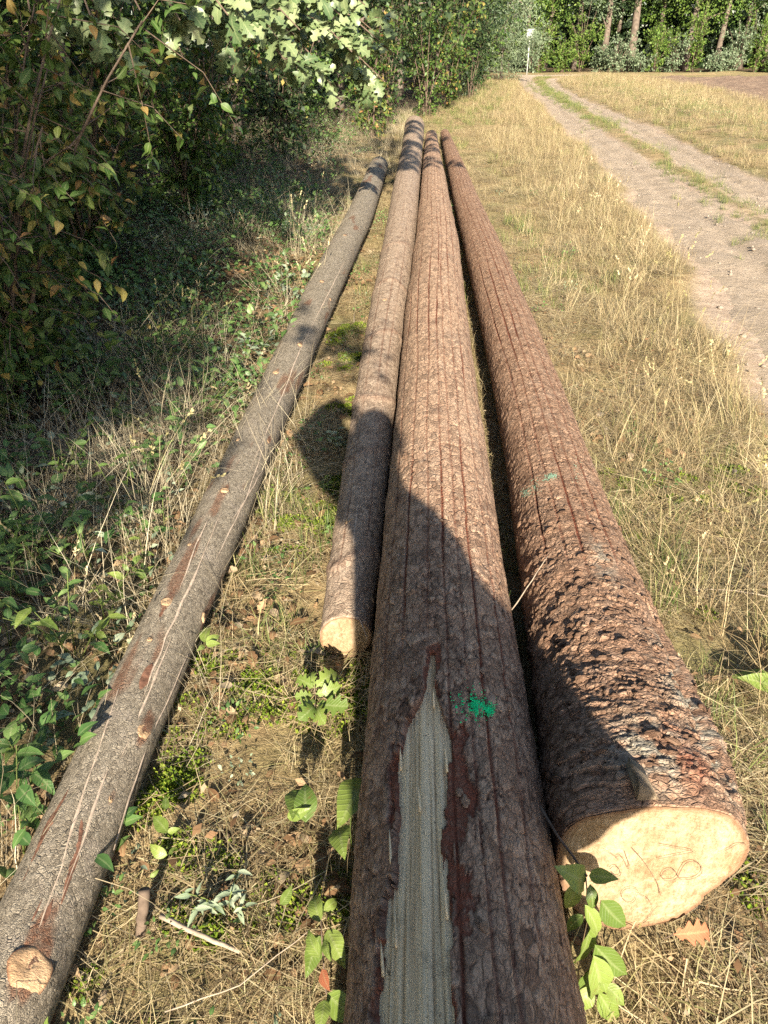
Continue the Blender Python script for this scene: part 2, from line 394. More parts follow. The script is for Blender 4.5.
f = m.attr('fib'); n2 = m.noise(m.coord((260, 5, 260)), 1.5, 6, .75); n3 = m.noise(m.coord(), 9, 5, .7); n4 = m.noise(m.coord((500, 14, 500)), 1., 4, .7); n5 = m.noise(m.coord(), 160, 4, .8)
col = m.ramp(m.math('ADD', m.math('MULTIPLY', f, .7), m.math('MULTIPLY', n2, .35)), [(.20, (.16, .095, .045)), (.36, (.60, .42, .235)), (.60, (.95, .73, .45))])
col = m.mix(m.ramp(n4, [(.58, 0.), (.70, .45)]), col, (.30, .21, .12))
col = m.mix(m.ramp(n3, [(.60, 0.), (.74, .7)]), col, (.14, .105, .075))
col = m.mix(m.ramp(m.noise(m.coord(), 90, 2, .6), [(.68, 0.), (.74, .7)]), col, (.09, .065, .045))
m.bump(m.math('ADD', n2, n4), .9, .004)
SPLIT = m.fin(col, .7)

def add_cut(parent, ax, y, ring_pts, mat, front=True, off=.002, name='cut_face', label=None):
    c = ring_pts.mean(0); n = len(ring_pts); rows = []; radv = []
    K = 12
    for k in range(K + 1):
        t = k / K; p = c + (ring_pts - c) * t * .985
        p[:, 1] += (-off if front else off) + (fbm(p[:, 0] * 30, p[:, 2] * 30, 41, 3) - .45) * .006
        rows.append(p); radv.append(np.full(n, t))
    V = np.concatenate(rows); F = grid_faces(K + 1, n, True)
    if not front: F = F[:, ::-1]
    o = obj(name, mesh_np(name, V, F, {'rad': np.concatenate(radv)}), mat, parent)
    if label: o['label'] = label
    return o

def build_log(key, label, mat, k, nv, fn):
    ax = AX[key]
    root = thing('spruce_log', (ax.x(ax.y0), ax.y0, 0), label, 'log', 'felled spruce logs lying along the verge')
    Y, T = log_grid(ax, k, nv)
    R = ax.r(Y); a = T * R
    dr, at = fn(ax, Y, T, a, R)
    V = log_pts(ax, Y, T, dr)
    off = np.array([ax.x(ax.y0), ax.y0, 0])
    nu, nvv = Y.shape
    base = dict(hgt=0, cell=0, inner=0, groove=0, lichen=0); base.update(at); uvw = np.stack([a, Y, np.zeros(Y.shape)], -1).reshape(-1, 3)
    attrs = {kk: np.broadcast_to(vv, Y.shape).ravel() for kk, vv in base.items()}; attrs['uvw'] = uvw
    # turned-in rims so the bark has thickness at both ends
    r0 = V[0].copy(); r1 = V[-1].copy(); c0 = r0.mean(0); c1 = r1.mean(0)
    VV = np.concatenate([(c0 + (r0 - c0) * .93)[None], V, (c1 + (r1 - c1) * .93)[None]])
    attrs = {kk: np.concatenate([vv[:nvv], vv, vv[-nvv:]]) for kk, vv in attrs.items()}
    bark = obj('bark', mesh_np('bark', VV.reshape(-1, 3) - off, grid_faces(nu + 2, nvv, True), attrs), mat, root)
    return root, ax, Y, T, V, off, bark
def wiggle(y, s, amp): return amp * ((fbm(y * .6, y * 0 + s, s, 4) - .47) * 2)
def grooves(ax, Y, T, R, lines, wid=.0034):
    g = np.zeros(Y.shape)
    for i, (t0, ya, yb) in enumerate(lines):
        tc = t0 + wiggle(Y, 200 + i, .13) + .012 * (vnoise(Y * 22, Y * 0 + i, 240 + i) - .5)
        d = np.abs(T - tc) * R
        ww = (wid + .00022 * Y) * (.6 + .8 * fbm(Y * 3, Y * 0 + i, 60 + i, 3))
        on = sm(ya, ya + .3, Y) * (1 - sm(yb - 1, yb, Y)) * (.55 + .6 * sm(.33, .5, fbm(Y * 1.5, Y * 0 + i * 3.3, 90 + i, 2)))
        g = np.maximum(g, (1 - sm(ww * .4, ww * 1.3, d)) * on * (1 - .55 * sm(3, 9, Y)))
    return g
def scales(a, Y, ca, cs, seed, tilt=.6):
    """overlapping flakes: irregular cells, lifted on one side, joints that come and go"""
    wa = a + ca * 1.1 * (fbm(a / ca * .9, Y / cs * .9, seed + 3, 3) - .45); wy = Y + cs * 1.3 * (fbm(a / ca * .8, Y / cs * .8, seed + 4, 3) - .45)
    f1, f2, cid, ox, oy = voro(wa / ca, wy / cs, seed)
    keep = sm(.30, .62, fbm(a / ca * .35, Y / cs * .35, seed + 6, 2) + .25 * (cid - .5))
    e = 1 - (1 - sm(.0, .11, f2 - f1)) * (.25 + .75 * keep)
    h = e * (.5 + .5 * cid) + tilt * np.clip(oy + .4 * ox, -.6, .6) * (.3 + .7 * keep)
    return h, cid, e

def on_log(ax, px, py):                        # pixel -> (theta, y) on the log's surface
    v = ray(px, py); o = Vector((0, 0, CAM_H)); best = None
    for t in np.linspace(.8, 25, 6000):
        p = o + v * t
        y = p.y
        if y > ax.y1: break
        R = ax.r(y); dx = p.x - ax.x(y); dz = p.z - (R - .012)
        if math.hypot(dx, dz) <= R: return math.atan2(dx, dz), y
    return None
# --- thick centre log with the stripped wedge
WEDGE = [(430, 650), (434, 652), (435, 690), (441, 712), (449, 733), (450, 775), (444, 800), (441, 840), (446, 865), (450, 900), (450, 1100), (372, 1100), (376, 1024), (381, 930), (385, 900), (393, 860), (394, 800), (397, 755), (403, 735), (411, 714), (424, 690)]
INNER = [(449, 735), (458, 728), (470, 740), (466, 775), (478, 800), (464, 835), (455, 850), (474, 872), (477, 905), (466, 930), (452, 935), (446, 865), (441, 840), (444, 800), (450, 775)]
store = {}
def fn_C(ax, Y, T, a, R):
    h, cid, e = scales(a, Y, .021, .042, 11)
    h2_, cid2, e2 = scales(a, Y, .009, .012, 15, .3)
    amp = .0042 * (1 - .45 * sm(1.4, 4, Y))
    dr = amp * h * (.45 + .9 * sm(.35, .6, fbm(a * 9, Y * 6, 25, 3))) + .0020 * h2_ + .009 * (fbm(a * 10, Y * 5, 19, 4) - .45)
    g = grooves(ax, Y, T, R, [(-.62, 1.2, 16), (-.28, 1.3, 16), (-.02, .2, 16), (.20, .2, 16), (.42, .2, 16), (.66, .5, 16), (-.95, 1, 12), (.95, 1.5, 14)])
    dr = dr - .0045 * np.clip(g, 0, 1) + .016 * (fbm(T * 1.1 + 9, Y * 1.3, 27, 2) - .4)
    V = log_pts(ax, Y, T, 0).reshape(-1, 3); px, py = px_of(V)
    jx = (fbm(a * 120, Y * 25, 71, 3) - .45).ravel() * 16; jy = (fbm(a * 40, Y * 25, 72, 3) - .45).ravel() * 20
    near = (Y.ravel() < 2.2) & (np.abs(T.ravel()) < 1.4)
    wm = (in_poly(px + jx * .9 * np.clip((py - 655) / 120, .1, 1), py + jy * 1.3 * np.clip((py - 655) / 120, .1, 1), WEDGE) & near).reshape(Y.shape)
    store['C_wide'] = (in_poly(px, py, [(x + (12 if x > 430 else -12), y - (14 if y < 700 else 0)) for x, y in WEDGE]) & near).reshape(Y.shape)
    im = (in_poly(px + jx * 1.5, py + jy * 2, INNER) & near).reshape(Y.shape)
    im = im | ((in_poly(px + jx * 1.2, py + jy, [(x + (5 if x > 430 else -4), y - 4) for x, y in WEDGE]) & near).reshape(Y.shape) & (fbm(a * 30, Y * 8, 81, 3) > .45))
    dr = np.where(im, dr * .35 - .004, dr)
    dr = np.where(wm, -.026, dr)
    hg = np.clip(.06 + .55 * h * e + .32 * h2_ * (.4 + .6 * sm(1.2, 2.5, Y)) + .12 * sm(1.3, 3, Y), 0, 1)
    return dr, dict(hgt=hg, cell=cid, inner=np.maximum(im * 1., wm * 1.), groove=g)
rootC, axC, YC, TC, VC, offC, barkC = build_log('C', 'thick reddish-brown log with a long stripped pale wood wedge and bright green paint spot', BARK_C, .0029, 256, fn_C)
Wm = store['C_wide']; nu, nv = YC.shape
fm = Wm[:-1, :] & Wm[1:, :] & np.roll(Wm, -1, 1)[:-1] & np.roll(Wm, -1, 1)[1:]
aC = TC * axC.r(YC)
fibre = fbm(aC * 150 + .8 * vnoise(YC * 3, YC * 0, 5), YC * 2.5, 51, 4)
big = fbm(aC * 35, YC * 1.2, 55, 2)
fib2 = np.abs(fbm(aC * 95 + .6 * vnoise(YC * 4, aC * 20, 6), YC * 1.1, 53, 3) - .46) * 2.2
fibre = np.clip(.55 * fibre + fib2, 0, 1)
drw = -.0115 + .0085 * (fibre - .45) + .008 * (fbm(aC * 18, YC * 2.2, 58, 3) - .45) - .007 * sm(.62, .72, fbm(aC * 60, YC * 1.4, 57, 2))
Vw = log_pts(axC, YC, TC, drw).reshape(-1, 3) - offC
F = grid_faces(nu, nv, True)[fm.ravel()]
used, inv = np.unique(F, return_inverse=True)
wedge = obj('exposed_wood', mesh_np('exposed_wood', Vw[used], inv.reshape(F.shape), {'fib': np.clip(fibre * 1.25 + .35 * (fbm(aC * 40, YC * 3, 59, 3) - .45), 0, 1).ravel()[used]}), SPLIT, rootC)
for px, py, ang, L_ in [(402, 760, .2, .05), (446, 760, -.15, .06), (392, 850, .1, .07), (446, 905, -.1, .05), (434, 700, .05, .045), (398, 930, .12, .06), (420, 800, .02, .05), (384, 960, .1, .05)]:
    t_, y_ = on_log(axC, px, py); P = [axC.pt(t_ + ang * .1 * (q - .5), y_ + L_ * (q - .5), -.002 + .012 * q) - Vector(offC) for q in np.linspace(0, 1, 5)]
    V_, F_ = tube(P, np.array([.0028, .003, .0026, .0017, .0004]), 5); obj('splinter', mesh_np('splinter', V_, F_, {'fib': np.full(len(V_), .6)}), SPLIT, rootC)
wedge['label'] = 'pale grey fibrous wood where the bark is torn off'
add_cut(rootC, axC, axC.y0, VC[0] - offC, CUT)
add_cut(rootC, axC, axC.y1, VC[-1] - offC, CUT, False)

# --- right log: coarse flared butt with the bright saw cut
FACE = [(540 + x / 3.37, 780 + y / 3.37) for x, y in [(62, 250), (70, 205), (95, 160), (150, 126), (230, 106), (340, 92), (480, 90), (560, 95), (640, 118), (688, 165), (702, 230), (672, 290), (612, 340), (547, 385), (522, 430), (480, 456), (420, 477), (340, 492), (270, 502), (190, 480), (120, 430), (80, 360), (64, 300)]]
FY = AX['R'].y0
fp = np.array([tuple(atY(x, y, FY)) for x, y in FACE]); fc = np.array([AX['R'].x(FY), AX['R'].r(FY) - .012])
fa = np.arctan2(fp[:, 0] - fc[0], fp[:, 2] - fc[1]); frad = np.hypot(fp[:, 0] - fc[0], fp[:, 2] - fc[1])
oo = np.argsort(fa); fa = fa[oo]; frad = frad[oo]
def face_r(t): return np.interp(t, np.concatenate([fa - 2 * math.pi, fa, fa + 2 * math.pi]), np.tile(frad, 3))
def fn_R(ax, Y, T, a, R):
    near = 1 - sm(1.15, 2.7, Y)
    warp = .03 * (fbm(a * 11, Y * 11, 151, 3) - .45)
    h, cid, e = scales(a + warp, Y + warp * .7, .024, .013, 111, 1.0)
    hb, cidb, eb = scales(a - warp, Y + warp, .055, .030, 118, .7)
    hs, cids, es = scales(a + warp * 1.5, Y, .009, .007, 119, .6)
    hf, cidf, ef = scales(a, Y, .020, .024, 121)
    rough = .006 * h * sm(.3, .55, fbm(a * 14, Y * 14, 161, 3)) + .007 * hb + .0035 * hs + .022 * (fbm(a * 13, Y * 11, 131, 4) - .45)
    fine = .0050 * hf + .002 * h + .007 * (fbm(a * 9, Y * 5, 129, 3) - .45)
    g = grooves(ax, Y, T, R, [(-.75, 1.7, 17), (-.42, 1.6, 17), (-.12, 1.55, 17), (.16, 1.7, 17), (.45, 1.6, 17), (.78, 1.9, 17)])
    dr = near * rough + (1 - near) * fine - .005 * g
    but = (1 - sm(.93, 1.55, Y)) ** 1.4
    endf = 1 - sm(FY, FY + .10, Y)
    dr = dr * (1 - .75 * endf) + but * (face_r(T) - R)
    gr = np.exp(-((T - (.62 + .25 * sm(.9, 1.6, Y))) / .13) ** 2) * sm(.93, 1.05, Y) * (1 - sm(1.35, 1.7, Y))
    lobe = np.exp(-((T - 1.05) / .28) ** 2) * (1 - sm(1.1, 1.75, Y)) * sm(.9, 1.0, Y)
    dr = dr - .035 * gr + .018 * lobe
    li = np.exp(-((T - .66) / .30) ** 2) * np.exp(-((Y - 1.2) / .22) ** 2)
    li2 = np.exp(-((T + .15) / .35) ** 2) * np.exp(-((Y - 1.03) / .10) ** 2) * .6 + .5 * np.exp(-((T - .15) / .2) ** 2) * np.exp(-((Y - 1.75) / .12) ** 2)
    li = np.clip((li + li2) * sm(.40, .62, fbm(a * 45, Y * 45, 141, 4)) * 1.6, 0, 1)
    hg = np.clip(near * (.02 + .34 * h + .30 * hb + .20 * hs) + (1 - near) * (.15 + .8 * hf), 0, 1)
    inn = np.exp(-((T - .22) / .16) ** 2) * np.exp(-((Y - 1.02) / .09) ** 2) * .9
    return dr, dict(hgt=hg, cell=cid * near + cidf * (1 - near), groove=g, lichen=li, inner=inn)
rootR, axR, YR, TR, VR, offR, barkR = build_log('R', 'log with rough flared butt, bright handwritten saw cut and faint green streak', BARK_R, .0028, 256, fn_R)
faceR = add_cut(rootR, axR, axR.y0, VR[0] - offR, CUT, label='pale orange saw cut with pencilled characters')
add_cut(rootR, axR, axR.y1, VR[-1] - offR, CUT, False)
# pencilled strokes on the cut
INK = simple('pencil_line', (.15, .10, .07), .7, .2)
def zf(x, y): return (540 + x / 3.37, 780 + y / 3.37)
strokes = [[(400, 218), (460, 230), (515, 241), (450, 255), (396, 267)],
           [(408, 325), (418, 308), (440, 300), (458, 312), (470, 332), (490, 336), (522, 330), (545, 312), (540, 288), (515, 274), (490, 282), (474, 305), (462, 328), (445, 338), (420, 338), (408, 325)],
           [(310, 232), (345, 270), (378, 318), (398, 355), (405, 388)],
           [(330, 372), (312, 364), (288, 368), (275, 385), (282, 405), (305, 415), (320, 405), (328, 385), (345, 392), (366, 405), (376, 422)],
           [(255, 262), (268, 255), (285, 275), (296, 300), (300, 285), (292, 262), (285, 240)],
           [(235, 300), (250, 290), (265, 300), (272, 318), (258, 325), (240, 312)], [(212, 235), (240, 250), (262, 268)]]
for s_ in strokes:
    P = []
    for i in range(len(s_) - 1):
        for t in np.linspace(0, 1, 6)[:-1]:
            g = [np.array(s_[max(0, min(len(s_) - 1, i + d))], float) for d in (-1, 0, 1, 2)]
            P.append(tuple(.5 * (2 * g[1] + (g[2] - g[0]) * t + (2 * g[0] - 5 * g[1] + 4 * g[2] - g[3]) * t * t + (3 * g[1] - g[0] - 3 * g[2] + g[3]) * t ** 3)))
    P.append(s_[-1]); P = [atY(*zf(x, y), FY - .0075) - Vector(offR) for x, y in P]
    V, F = tube(P, .00055 * rng.uniform(.8, 1.2), 4)
    obj('pencil_stroke', mesh_np('pencil_stroke', V, F), INK, faceR)
for x0, y0, x1, y1 in [(560, 260, 695, 215), (420, 400, 345, 488)]:
    P = [(x0 + (x1 - x0) * q + rng.normal(0, 4), y0 + (y1 - y0) * q + rng.normal(0, 4)) for q in np.linspace(.25, .98, 9)]
    V, F = tube([atY(*zf(x, y), FY - .0062) - Vector(offR) for x, y in P], np.linspace(.0002, .0008, 9), 4); obj('drying_crack', mesh_np('drying_crack', V, F), INK, faceR)
# sawn step left on top of the butt
def block(name, P8, mat, parent, **kw):
    F = np.array([[0, 1, 2, 3], [7, 6, 5, 4], [0, 4, 5, 1], [1, 5, 6, 2], [2, 6, 7, 3], [3, 7, 4, 0]])
    return obj(name, mesh_np(name, np.array([tuple(p) for p in P8]), F, {'rad': np.full(8, .5)}, smooth=False), mat, parent, **kw)
b0 = [(636, 808), (663, 807), (655, 793), (640, 783)]
q = [atY(x, y, FY + .012) - Vector(offR) for x, y in b0]
q2 = [p + Vector((0, .07, -.012)) for p in q]
block('sawn_step', q + q2, cut_mat('grey_saw_cut', (.27, .20, .13), (.40, .31, .21), (.2, .13, .08)), rootR)

# --- second log: thin end towards the path, tucked against the centre log
def fn_S(ax, Y, T, a, R):
    h, cid, e = scales(a, Y, .020, .026, 211)
    dr = .0035 * h + .007 * (fbm(a * 14, Y * 6, 219, 3) - .45)
    ringy = np.zeros(Y.shape)
    for yb in (2.05, 2.75, 3.3, 4.15, 5.1, 6.2):
        ringy = np.maximum(ringy, np.exp(-((Y - yb - .05 * np.sin(T * 2 + yb * 9)) / .035) ** 2))
    dr = dr + .008 * ringy * (.4 + fbm(a * 40, Y * 40, 222, 3))
    g = grooves(ax, Y, T, R, [(-.5, 1.8, 16), (.1, 3, 16), (.5, 2, 14)]) * .6
    return dr - .003 * g, dict(hgt=np.clip(.25 + .6 * h, 0, 1), cell=cid, groove=g, inner=.35 * ringy)
rootS, axS, YS, TS, VS, offS, barkS = build_log('S', 'log whose thin sawn tip lies against the thick log with the stripped wedge', BARK_S, .0055, 120, fn_S)
add_cut(rootS, axS, axS.y0, VS[0] - offS, CUT); add_cut(rootS, axS, axS.y1, VS[-1] - offS, KNOT, False)

KN_L = [(on_log(AX['L'], px, py), r) for px, py, r in [(225, 491, .016), (167, 603, .020), (142, 733, .024), (203, 618, .016), (94, 703, .020), (28, 972, .038), (268, 442, .015), (276, 373, .017), (150, 640, .008), (300, 345, .015), (322, 282, .016), (345, 236, .02), (110, 800, .009), (190, 545, .008), (238, 440, .01), (330, 300, .014)]]
KN_L = [(q, r) for q, r in KN_L if q]
# --- left log: grey, smooth, with knots and scratches, lying apart
def fn_L(ax, Y, T, a, R):
    h, cid, e = scales(a, Y, .011, .014, 311, .25)
    dr = .0016 * h + .006 * (fbm(a * 12, Y * 4, 319, 3) - .45)
    inner = sm(.60, .68, fbm(a * 14 + 3, Y * 3.2, 331, 3)) * .8
    dr = dr + .010 * (fbm(T * 1.2 + 5, Y * 1.6, 341, 2) - .4)
    for (t0, y0), r0 in KN_L:
        da = (T - t0) * R; dy = Y - y0; d2 = (da / (1.5 * r0)) ** 2 + (dy / (2.0 * r0)) ** 2
        dr = dr + .22 * r0 * np.exp(-d2 ** 1.5); tear = np.exp(-((da / (.9 * r0)) ** 2 + ((dy - .8 * r0) / (3.2 * r0)) ** 2)) * (.4 + .9 * fbm(a * 60, Y * 12, 343, 3))
        inner = np.maximum(inner, sm(.38, .55, tear) * (.9 if r0 > .012 else .4))
    return dr - .0015 * inner, dict(hgt=np.clip(.3 + .55 * h, 0, 1), cell=cid * .8, inner=inner)
rootL, axL, YL, TL, VL, offL, barkL = build_log('L', 'slender grey log with sawn-off knots and pale scratches lying apart from the rest', BARK_L, .0046, 130, fn_L)
add_cut(rootL, axL, axL.y0, VL[0] - offL, CUT); add_cut(rootL, axL, axL.y1, VL[-1] - offL, KNOT, False)
def frame_on(ax, th, y):
    n = Vector((math.sin(th), 0, math.cos(th))); t = Vector((ax.x(y + .1) - ax.x(y), .1, 0)).normalized()
    return n, t, n.cross(t).normalized()
def knot(root, ax, off, th, y, r, lift=.004):
    n, t, b = frame_on(ax, th, y); p = ax.pt(th, y, lift) - Vector(off)
    K, N = 8, 20; V = []; ra = []
    for k in range(K + 1):
        q_ = k / K
        for i in range(N):
            an = 2 * math.pi * i / N; rr = r * q_ * (1 + .10 * math.sin(an * 2 + y * 7) + .05 * math.sin(an * 5 + y))
            drop = -.0015 * math.sin(q_ * 4 + an) - (0 if q_ < .75 else (q_ - .75) / .25 * .006)
            V.append(p + t * (rr * 1.15 * math.cos(an)) + b * (rr * math.sin(an)) + n * (drop + .0012 * math.sin(q_ * 25)))
            ra.append(q_)
    obj('knot', mesh_np('knot', np.array([tuple(v) for v in V]), grid_faces(K + 1, N, True)[:, ::-1], {'rad': np.array(ra)}), KNOT, root)
for q, r in KN_L: knot(rootL, axL, offL, q[0], q[1], r, .22 * r + .0012)
for px, py, r in [(350, 520, .02), (372, 600, .014), (385, 300, .02)]:
    q = on_log(axS, px, py)
    if q: knot(rootS, axS, offS, q[0], q[1], r, .003)
SCR = simple('scratched_wood', (.42, .33, .25), .8, .3, 60)
SCR_RED = simple('torn_inner_bark', (.155, .078, .05), .85, .55, 45, .5)
def ribbon(name, root, ax, off, pix, wid, mat, lift=.0035):
    pts = [on_log(ax, *p) for p in pix]; pts = [p for p in pts if p]
    if len(pts) < 2: return
    n = 40; tt = np.linspace(0, len(pts) - 1, n)
    th = np.interp(tt, range(len(pts)), [p[0] for p in pts]); yy = np.interp(tt, range(len(pts)), [p[1] for p in pts])
    V = []
    for i in range(n):
        wv = wid * math.sin(math.pi * (i + .5) / n) ** .7 * (.55 + .9 * float(vnoise(yy[i] * 25, len(pix) * 3.7, 9))) / ax.r(yy[i]) / 2
        tj = th[i] + .06 * (float(vnoise(yy[i] * 14, pix[0][0] * .37, 4)) - .5)
        for s_, l_ in ((-1, -.0015), (0, .0006), (1, -.0015)):
            V.append(tuple(ax.pt(tj + s_ * wv, yy[i], lift + l_) - Vector(off)))
    obj(name, mesh_np(name, np.array(V), grid_faces(n, 3)), mat, root)
for pix in [[(22, 975), (60, 870), (95, 760), (120, 690)], [(60, 900), (90, 820), (108, 770)], [(140, 705), (165, 640), (195, 575), (222, 510)], [(232, 520), (262, 470), (290, 420), (305, 385)], [(180, 590), (196, 545), (208, 520)],
            [(150, 735), (172, 690), (186, 655)], [(250, 470), (280, 400), (300, 350), (325, 300)], [(120, 760), (150, 690), (170, 640)], [(20, 1000), (40, 930)], [(215, 560), (245, 500), (262, 450)], [(112, 850), (128, 800), (150, 735)], [(310, 330), (330, 290), (345, 260)]]:
    ribbon('scratch', rootL, axL, offL, pix, .0055, SCR)
for pix in [[(20, 890), (45, 835), (70, 790)], [(60, 905), (76, 850), (82, 820)], [(92, 730), (104, 690)], [(12, 1000), (24, 940), (42, 900)], [(140, 690), (152, 665)], [(8, 1020), (26, 985), (40, 930), (52, 900)], [(18, 1022), (34, 975), (46, 935)], [(136, 750), (146, 722)], [(160, 618), (172, 594)]]:
    ribbon('torn_bark', rootL, axL, offL, pix, .022, SCR_RED, .0028)
for pix in [[(352, 560), (356, 520), (358, 490)], [(345, 610), (360, 622), (366, 640)]]:
    ribbon('scratch', rootS, axS, offS, pix, .005, SCR)

# loose bark scales, each its own curved shard
def shard(seed):
    r = np.random.default_rng(seed); nx, ny = 4, 4; V = []
    for i in range(nx):
        for j in range(ny):
            u = i / (nx - 1) * 2 - 1; v = j / (ny - 1) * 2 - 1
            k = 1 - .22 * (u * u) * (v * v) * 2
            V.append((u * .5 * k + r.normal(0, .05), v * .5 * k + r.normal(0, .05), .16 * (1 - u * u * .7) - .10 * v + r.normal(0, .02)))
    V = np.array(V); B = V.copy(); B[:, 2] -= .16; B[:, :2] *= .92
    F = grid_faces(nx, ny); n = nx * ny
    rim = [k for k in range(ny)] + [i * ny + ny - 1 for i in range(1, nx)] + [n - 2 - k for k in range(ny - 1)] + [i * ny for i in range(nx - 2, 0, -1)]
    S = [[rim[k], rim[(k + 1) % len(rim)], rim[(k + 1) % len(rim)] + n, rim[k] + n] for k in range(len(rim))]
    me = mesh_np('bark_scale', np.concatenate([V, B]), np.concatenate([F[:, ::-1], np.array(S)]),
                 {'hgt': np.concatenate([np.clip(.35 + r.random(n) * .4, 0, 1), np.full(n, .1)]), 'cell': np.full(2 * n, r.random()), 'uvw': np.concatenate([V, B]) * .02 + r.random(3)})
    return me
SH_C = [shard(k) for k in range(6)]; SH_R = [shard(k + 20) for k in range(6)]
for s_ in SH_C: s_.materials.append(BARK_C)
for s_ in SH_R: s_.materials.append(BARK_R)
def put_scale(root, ax, off, me, th, y, sx, sy, lift, spin, scale_z=1.0, dr=0.):
    n, t, b = frame_on(ax, th, y)
    x_ = (b * math.cos(spin) + t * math.sin(spin)).normalized(); y_ = n.cross(x_)
    o = obj('bark_scale', me, None, root)
    mt = Matrix((x_ * sx, y_ * sy, n * min(sx, sy) * scale_z)).transposed().to_4x4()
    mt.translation = ax.pt(th, y, dr + lift) - Vector(off); o.matrix_local = mt
r_ = np.random.default_rng(5); cnt = 0
while cnt < 190:
    y = .45 + 2.0 * r_.random() ** 1.5; th = r_.uniform(-1.2, 1.25)
    p = axC.pt(th, y); px, py = px_of(np.array([tuple(p)]))
    if in_poly(px, py, [(x + (14 if x > 430 else -14), yy - 12) for x, yy in WEDGE])[0]: continue
    s_ = r_.uniform(.010, .026)
    put_scale(rootC, axC, offC, SH_C[cnt % 6], th, y, s_ * r_.uniform(.7, 1.1), s_ * r_.uniform(.9, 1.5), .0012, r_.normal(0, .5), .75); cnt += 1
cnt = 0
while cnt < 230:
    y = .99 + 1.15 * r_.random() ** 1.2; th = r_.uniform(-1.35, 1.2)
    i = int(np.argmin(np.abs(YR[:, 0] - y))); j = int(np.argmin(np.abs(TR[0] - th)))
    c_ = VR[i, j]; drr = math.hypot(c_[0] - axR.x(y), c_[2] - axR.r(y) + .012) - axR.r(y)
    s_ = r_.uniform(.010, .024)
    put_scale(rootR, axR, offR, SH_R[cnt % 6], th, y, s_ * r_.uniform(1.0, 1.7), s_ * r_.uniform(.5, .9), .001, r_.normal(0, .35), 1.3, drr); cnt += 1

# green forester's paint
PAINT = simple('green_spray_paint', (.01, .60, .20), .6, .25, 80)
PAINT_OLD = simple('faded_green_paint', (.20, .31, .22), .7, .3, 80)
def paint(root, ax, off, blobs, mat, lift):
    parts = []
    for px, py, sx, sy, n in blobs:
        for k in range(n):
            q = on_log(ax, px + r_.normal(0, sx), py + r_.normal(0, sy))
            if not q: continue
            n_, t, b = frame_on(ax, *q); p = ax.pt(q[0], q[1], lift + r_.uniform(0, .0012)) - Vector(off)
            rr = abs(r_.normal(0, .0010)) + .0004; N = 7; an = np.arange(N) * 2 * math.pi / N
            k_ = rr * (1 + .35 * r_.normal(size=N).clip(-1, 1))
            V = np.array([tuple(p + n_ * .0008)] + [tuple(p + t * (k_[i] * math.cos(an[i])) + b * (k_[i] * math.sin(an[i])) - n_ * .0008) for i in range(N)])
            parts.append((V, np.array([[0, i + 1, (i + 1) % N + 1] for i in range(N)])))
    V, F = join(parts); obj('paint_mark', mesh_np('paint_mark', V, F), mat, root, kind='stuff')
paint(rootC, axC, offC, [(476, 709, 2.8, 3.2, 330), (488, 712, 2.4, 2.6, 200), (480, 710, 6, 5, 170), (470, 705, 9, 8, 120)], PAINT, .0058)
paint(rootR, axR, offR, [(552, 478, 3, 1.5, 130), (545, 482, 4, 1.5, 110), (528, 494, 2.6, 2.2, 120), (535, 489, 4, 2.5, 60), (575, 470, 3, 6, 30)], PAINT_OLD, .0075)

# ------------------------------------------------------------------ leaves, grasses: shared shapes
def tpl_ovate(rows=6, fold=.18, w=.52, tipx=.75):
    V = []; rib = []
    for i in range(rows):
        t = i / (rows - 1); wd_ = w * .5 * 1.02 * (math.sin(math.pi * t ** .78) ** .9 * (1 - .25 * t) * 1.12 if 0 < t < 1 else .012)
        z = .10 * math.sin(t * 2.6) - .16 * t * t
        V += [(-wd_, t, z + fold * wd_ + .02 * math.sin(t * 19)), (0, t, z - .012), (wd_, t, z + fold * wd_ + .02 * math.sin(t * 17 + 1))]; rib += [0, 1, 0]
    return np.array(V), grid_faces(rows, 3), np.array(rib, float)
def tpl_oak(rows=21):
    V = []; rib = []
    for k in range(rows):
        a = k / (rows - 1); env = .34 * math.sin(math.pi * min(1, a ** 1.15 * .93 + .02)) ** .75
        b = max(.012, env * (.74 + .30 * math.sin(a * 25 - 1.2)))
        if a < .10: b = .02
        z = .12 * math.sin(a * 3) - .15 * a * a
        V += [(-b, a + b * .22, z + .14 * b), (0, a, z), (b, a + b * .22, z + .14 * b)]; rib += [0, 1, 0]
    return np.array(V), grid_faces(rows, 3), np.array(rib, float)
def tpl_simple():
    return np.array([(0, 0, 0), (-.28, .5, .05), (.28, .5, .05), (0, 1, -.06)]), np.array([[0, 2, 1], [1, 2, 3]]), np.array([.6, 0, 0, .3])
def tpl_needle():
    return np.array([(-.05, 0, 0), (.05, 0, 0), (.05, 1, -.05), (-.05, 1, -.05)]), np.array([[0, 1, 2, 3]]), np.zeros(4)
OVATE10 = tpl_ovate(11, .22, .44); OAK_LO = tpl_oak(10)
OVATE, OAK, SIMPLE, LANCE = tpl_ovate(), tpl_oak(), tpl_simple(), tpl_ovate(5, .15, .22)
def norm(a): return a / (np.linalg.norm(a, axis=-1, keepdims=True) + 1e-9)
def leaves_geo(tpl, P, D, N, S, rnd):
    V0, F0, rib = tpl; n = len(P); k = len(V0)
    D = norm(D); X_ = norm(np.cross(D, N)); N2 = np.cross(X_, D)
    S = np.asarray(S)[:, None, None]
    V = P[:, None, :] + S * (V0[None, :, 0:1] * X_[:, None] + V0[None, :, 1:2] * D[:, None] + V0[None, :, 2:3] * N2[:, None])
    F = (F0[None] + (np.arange(n) * k)[:, None, None]).reshape(-1, F0.shape[1])
    return V.reshape(-1, 3), F, {'rnd': np.repeat(rnd, k), 'rib': np.tile(rib, n)}
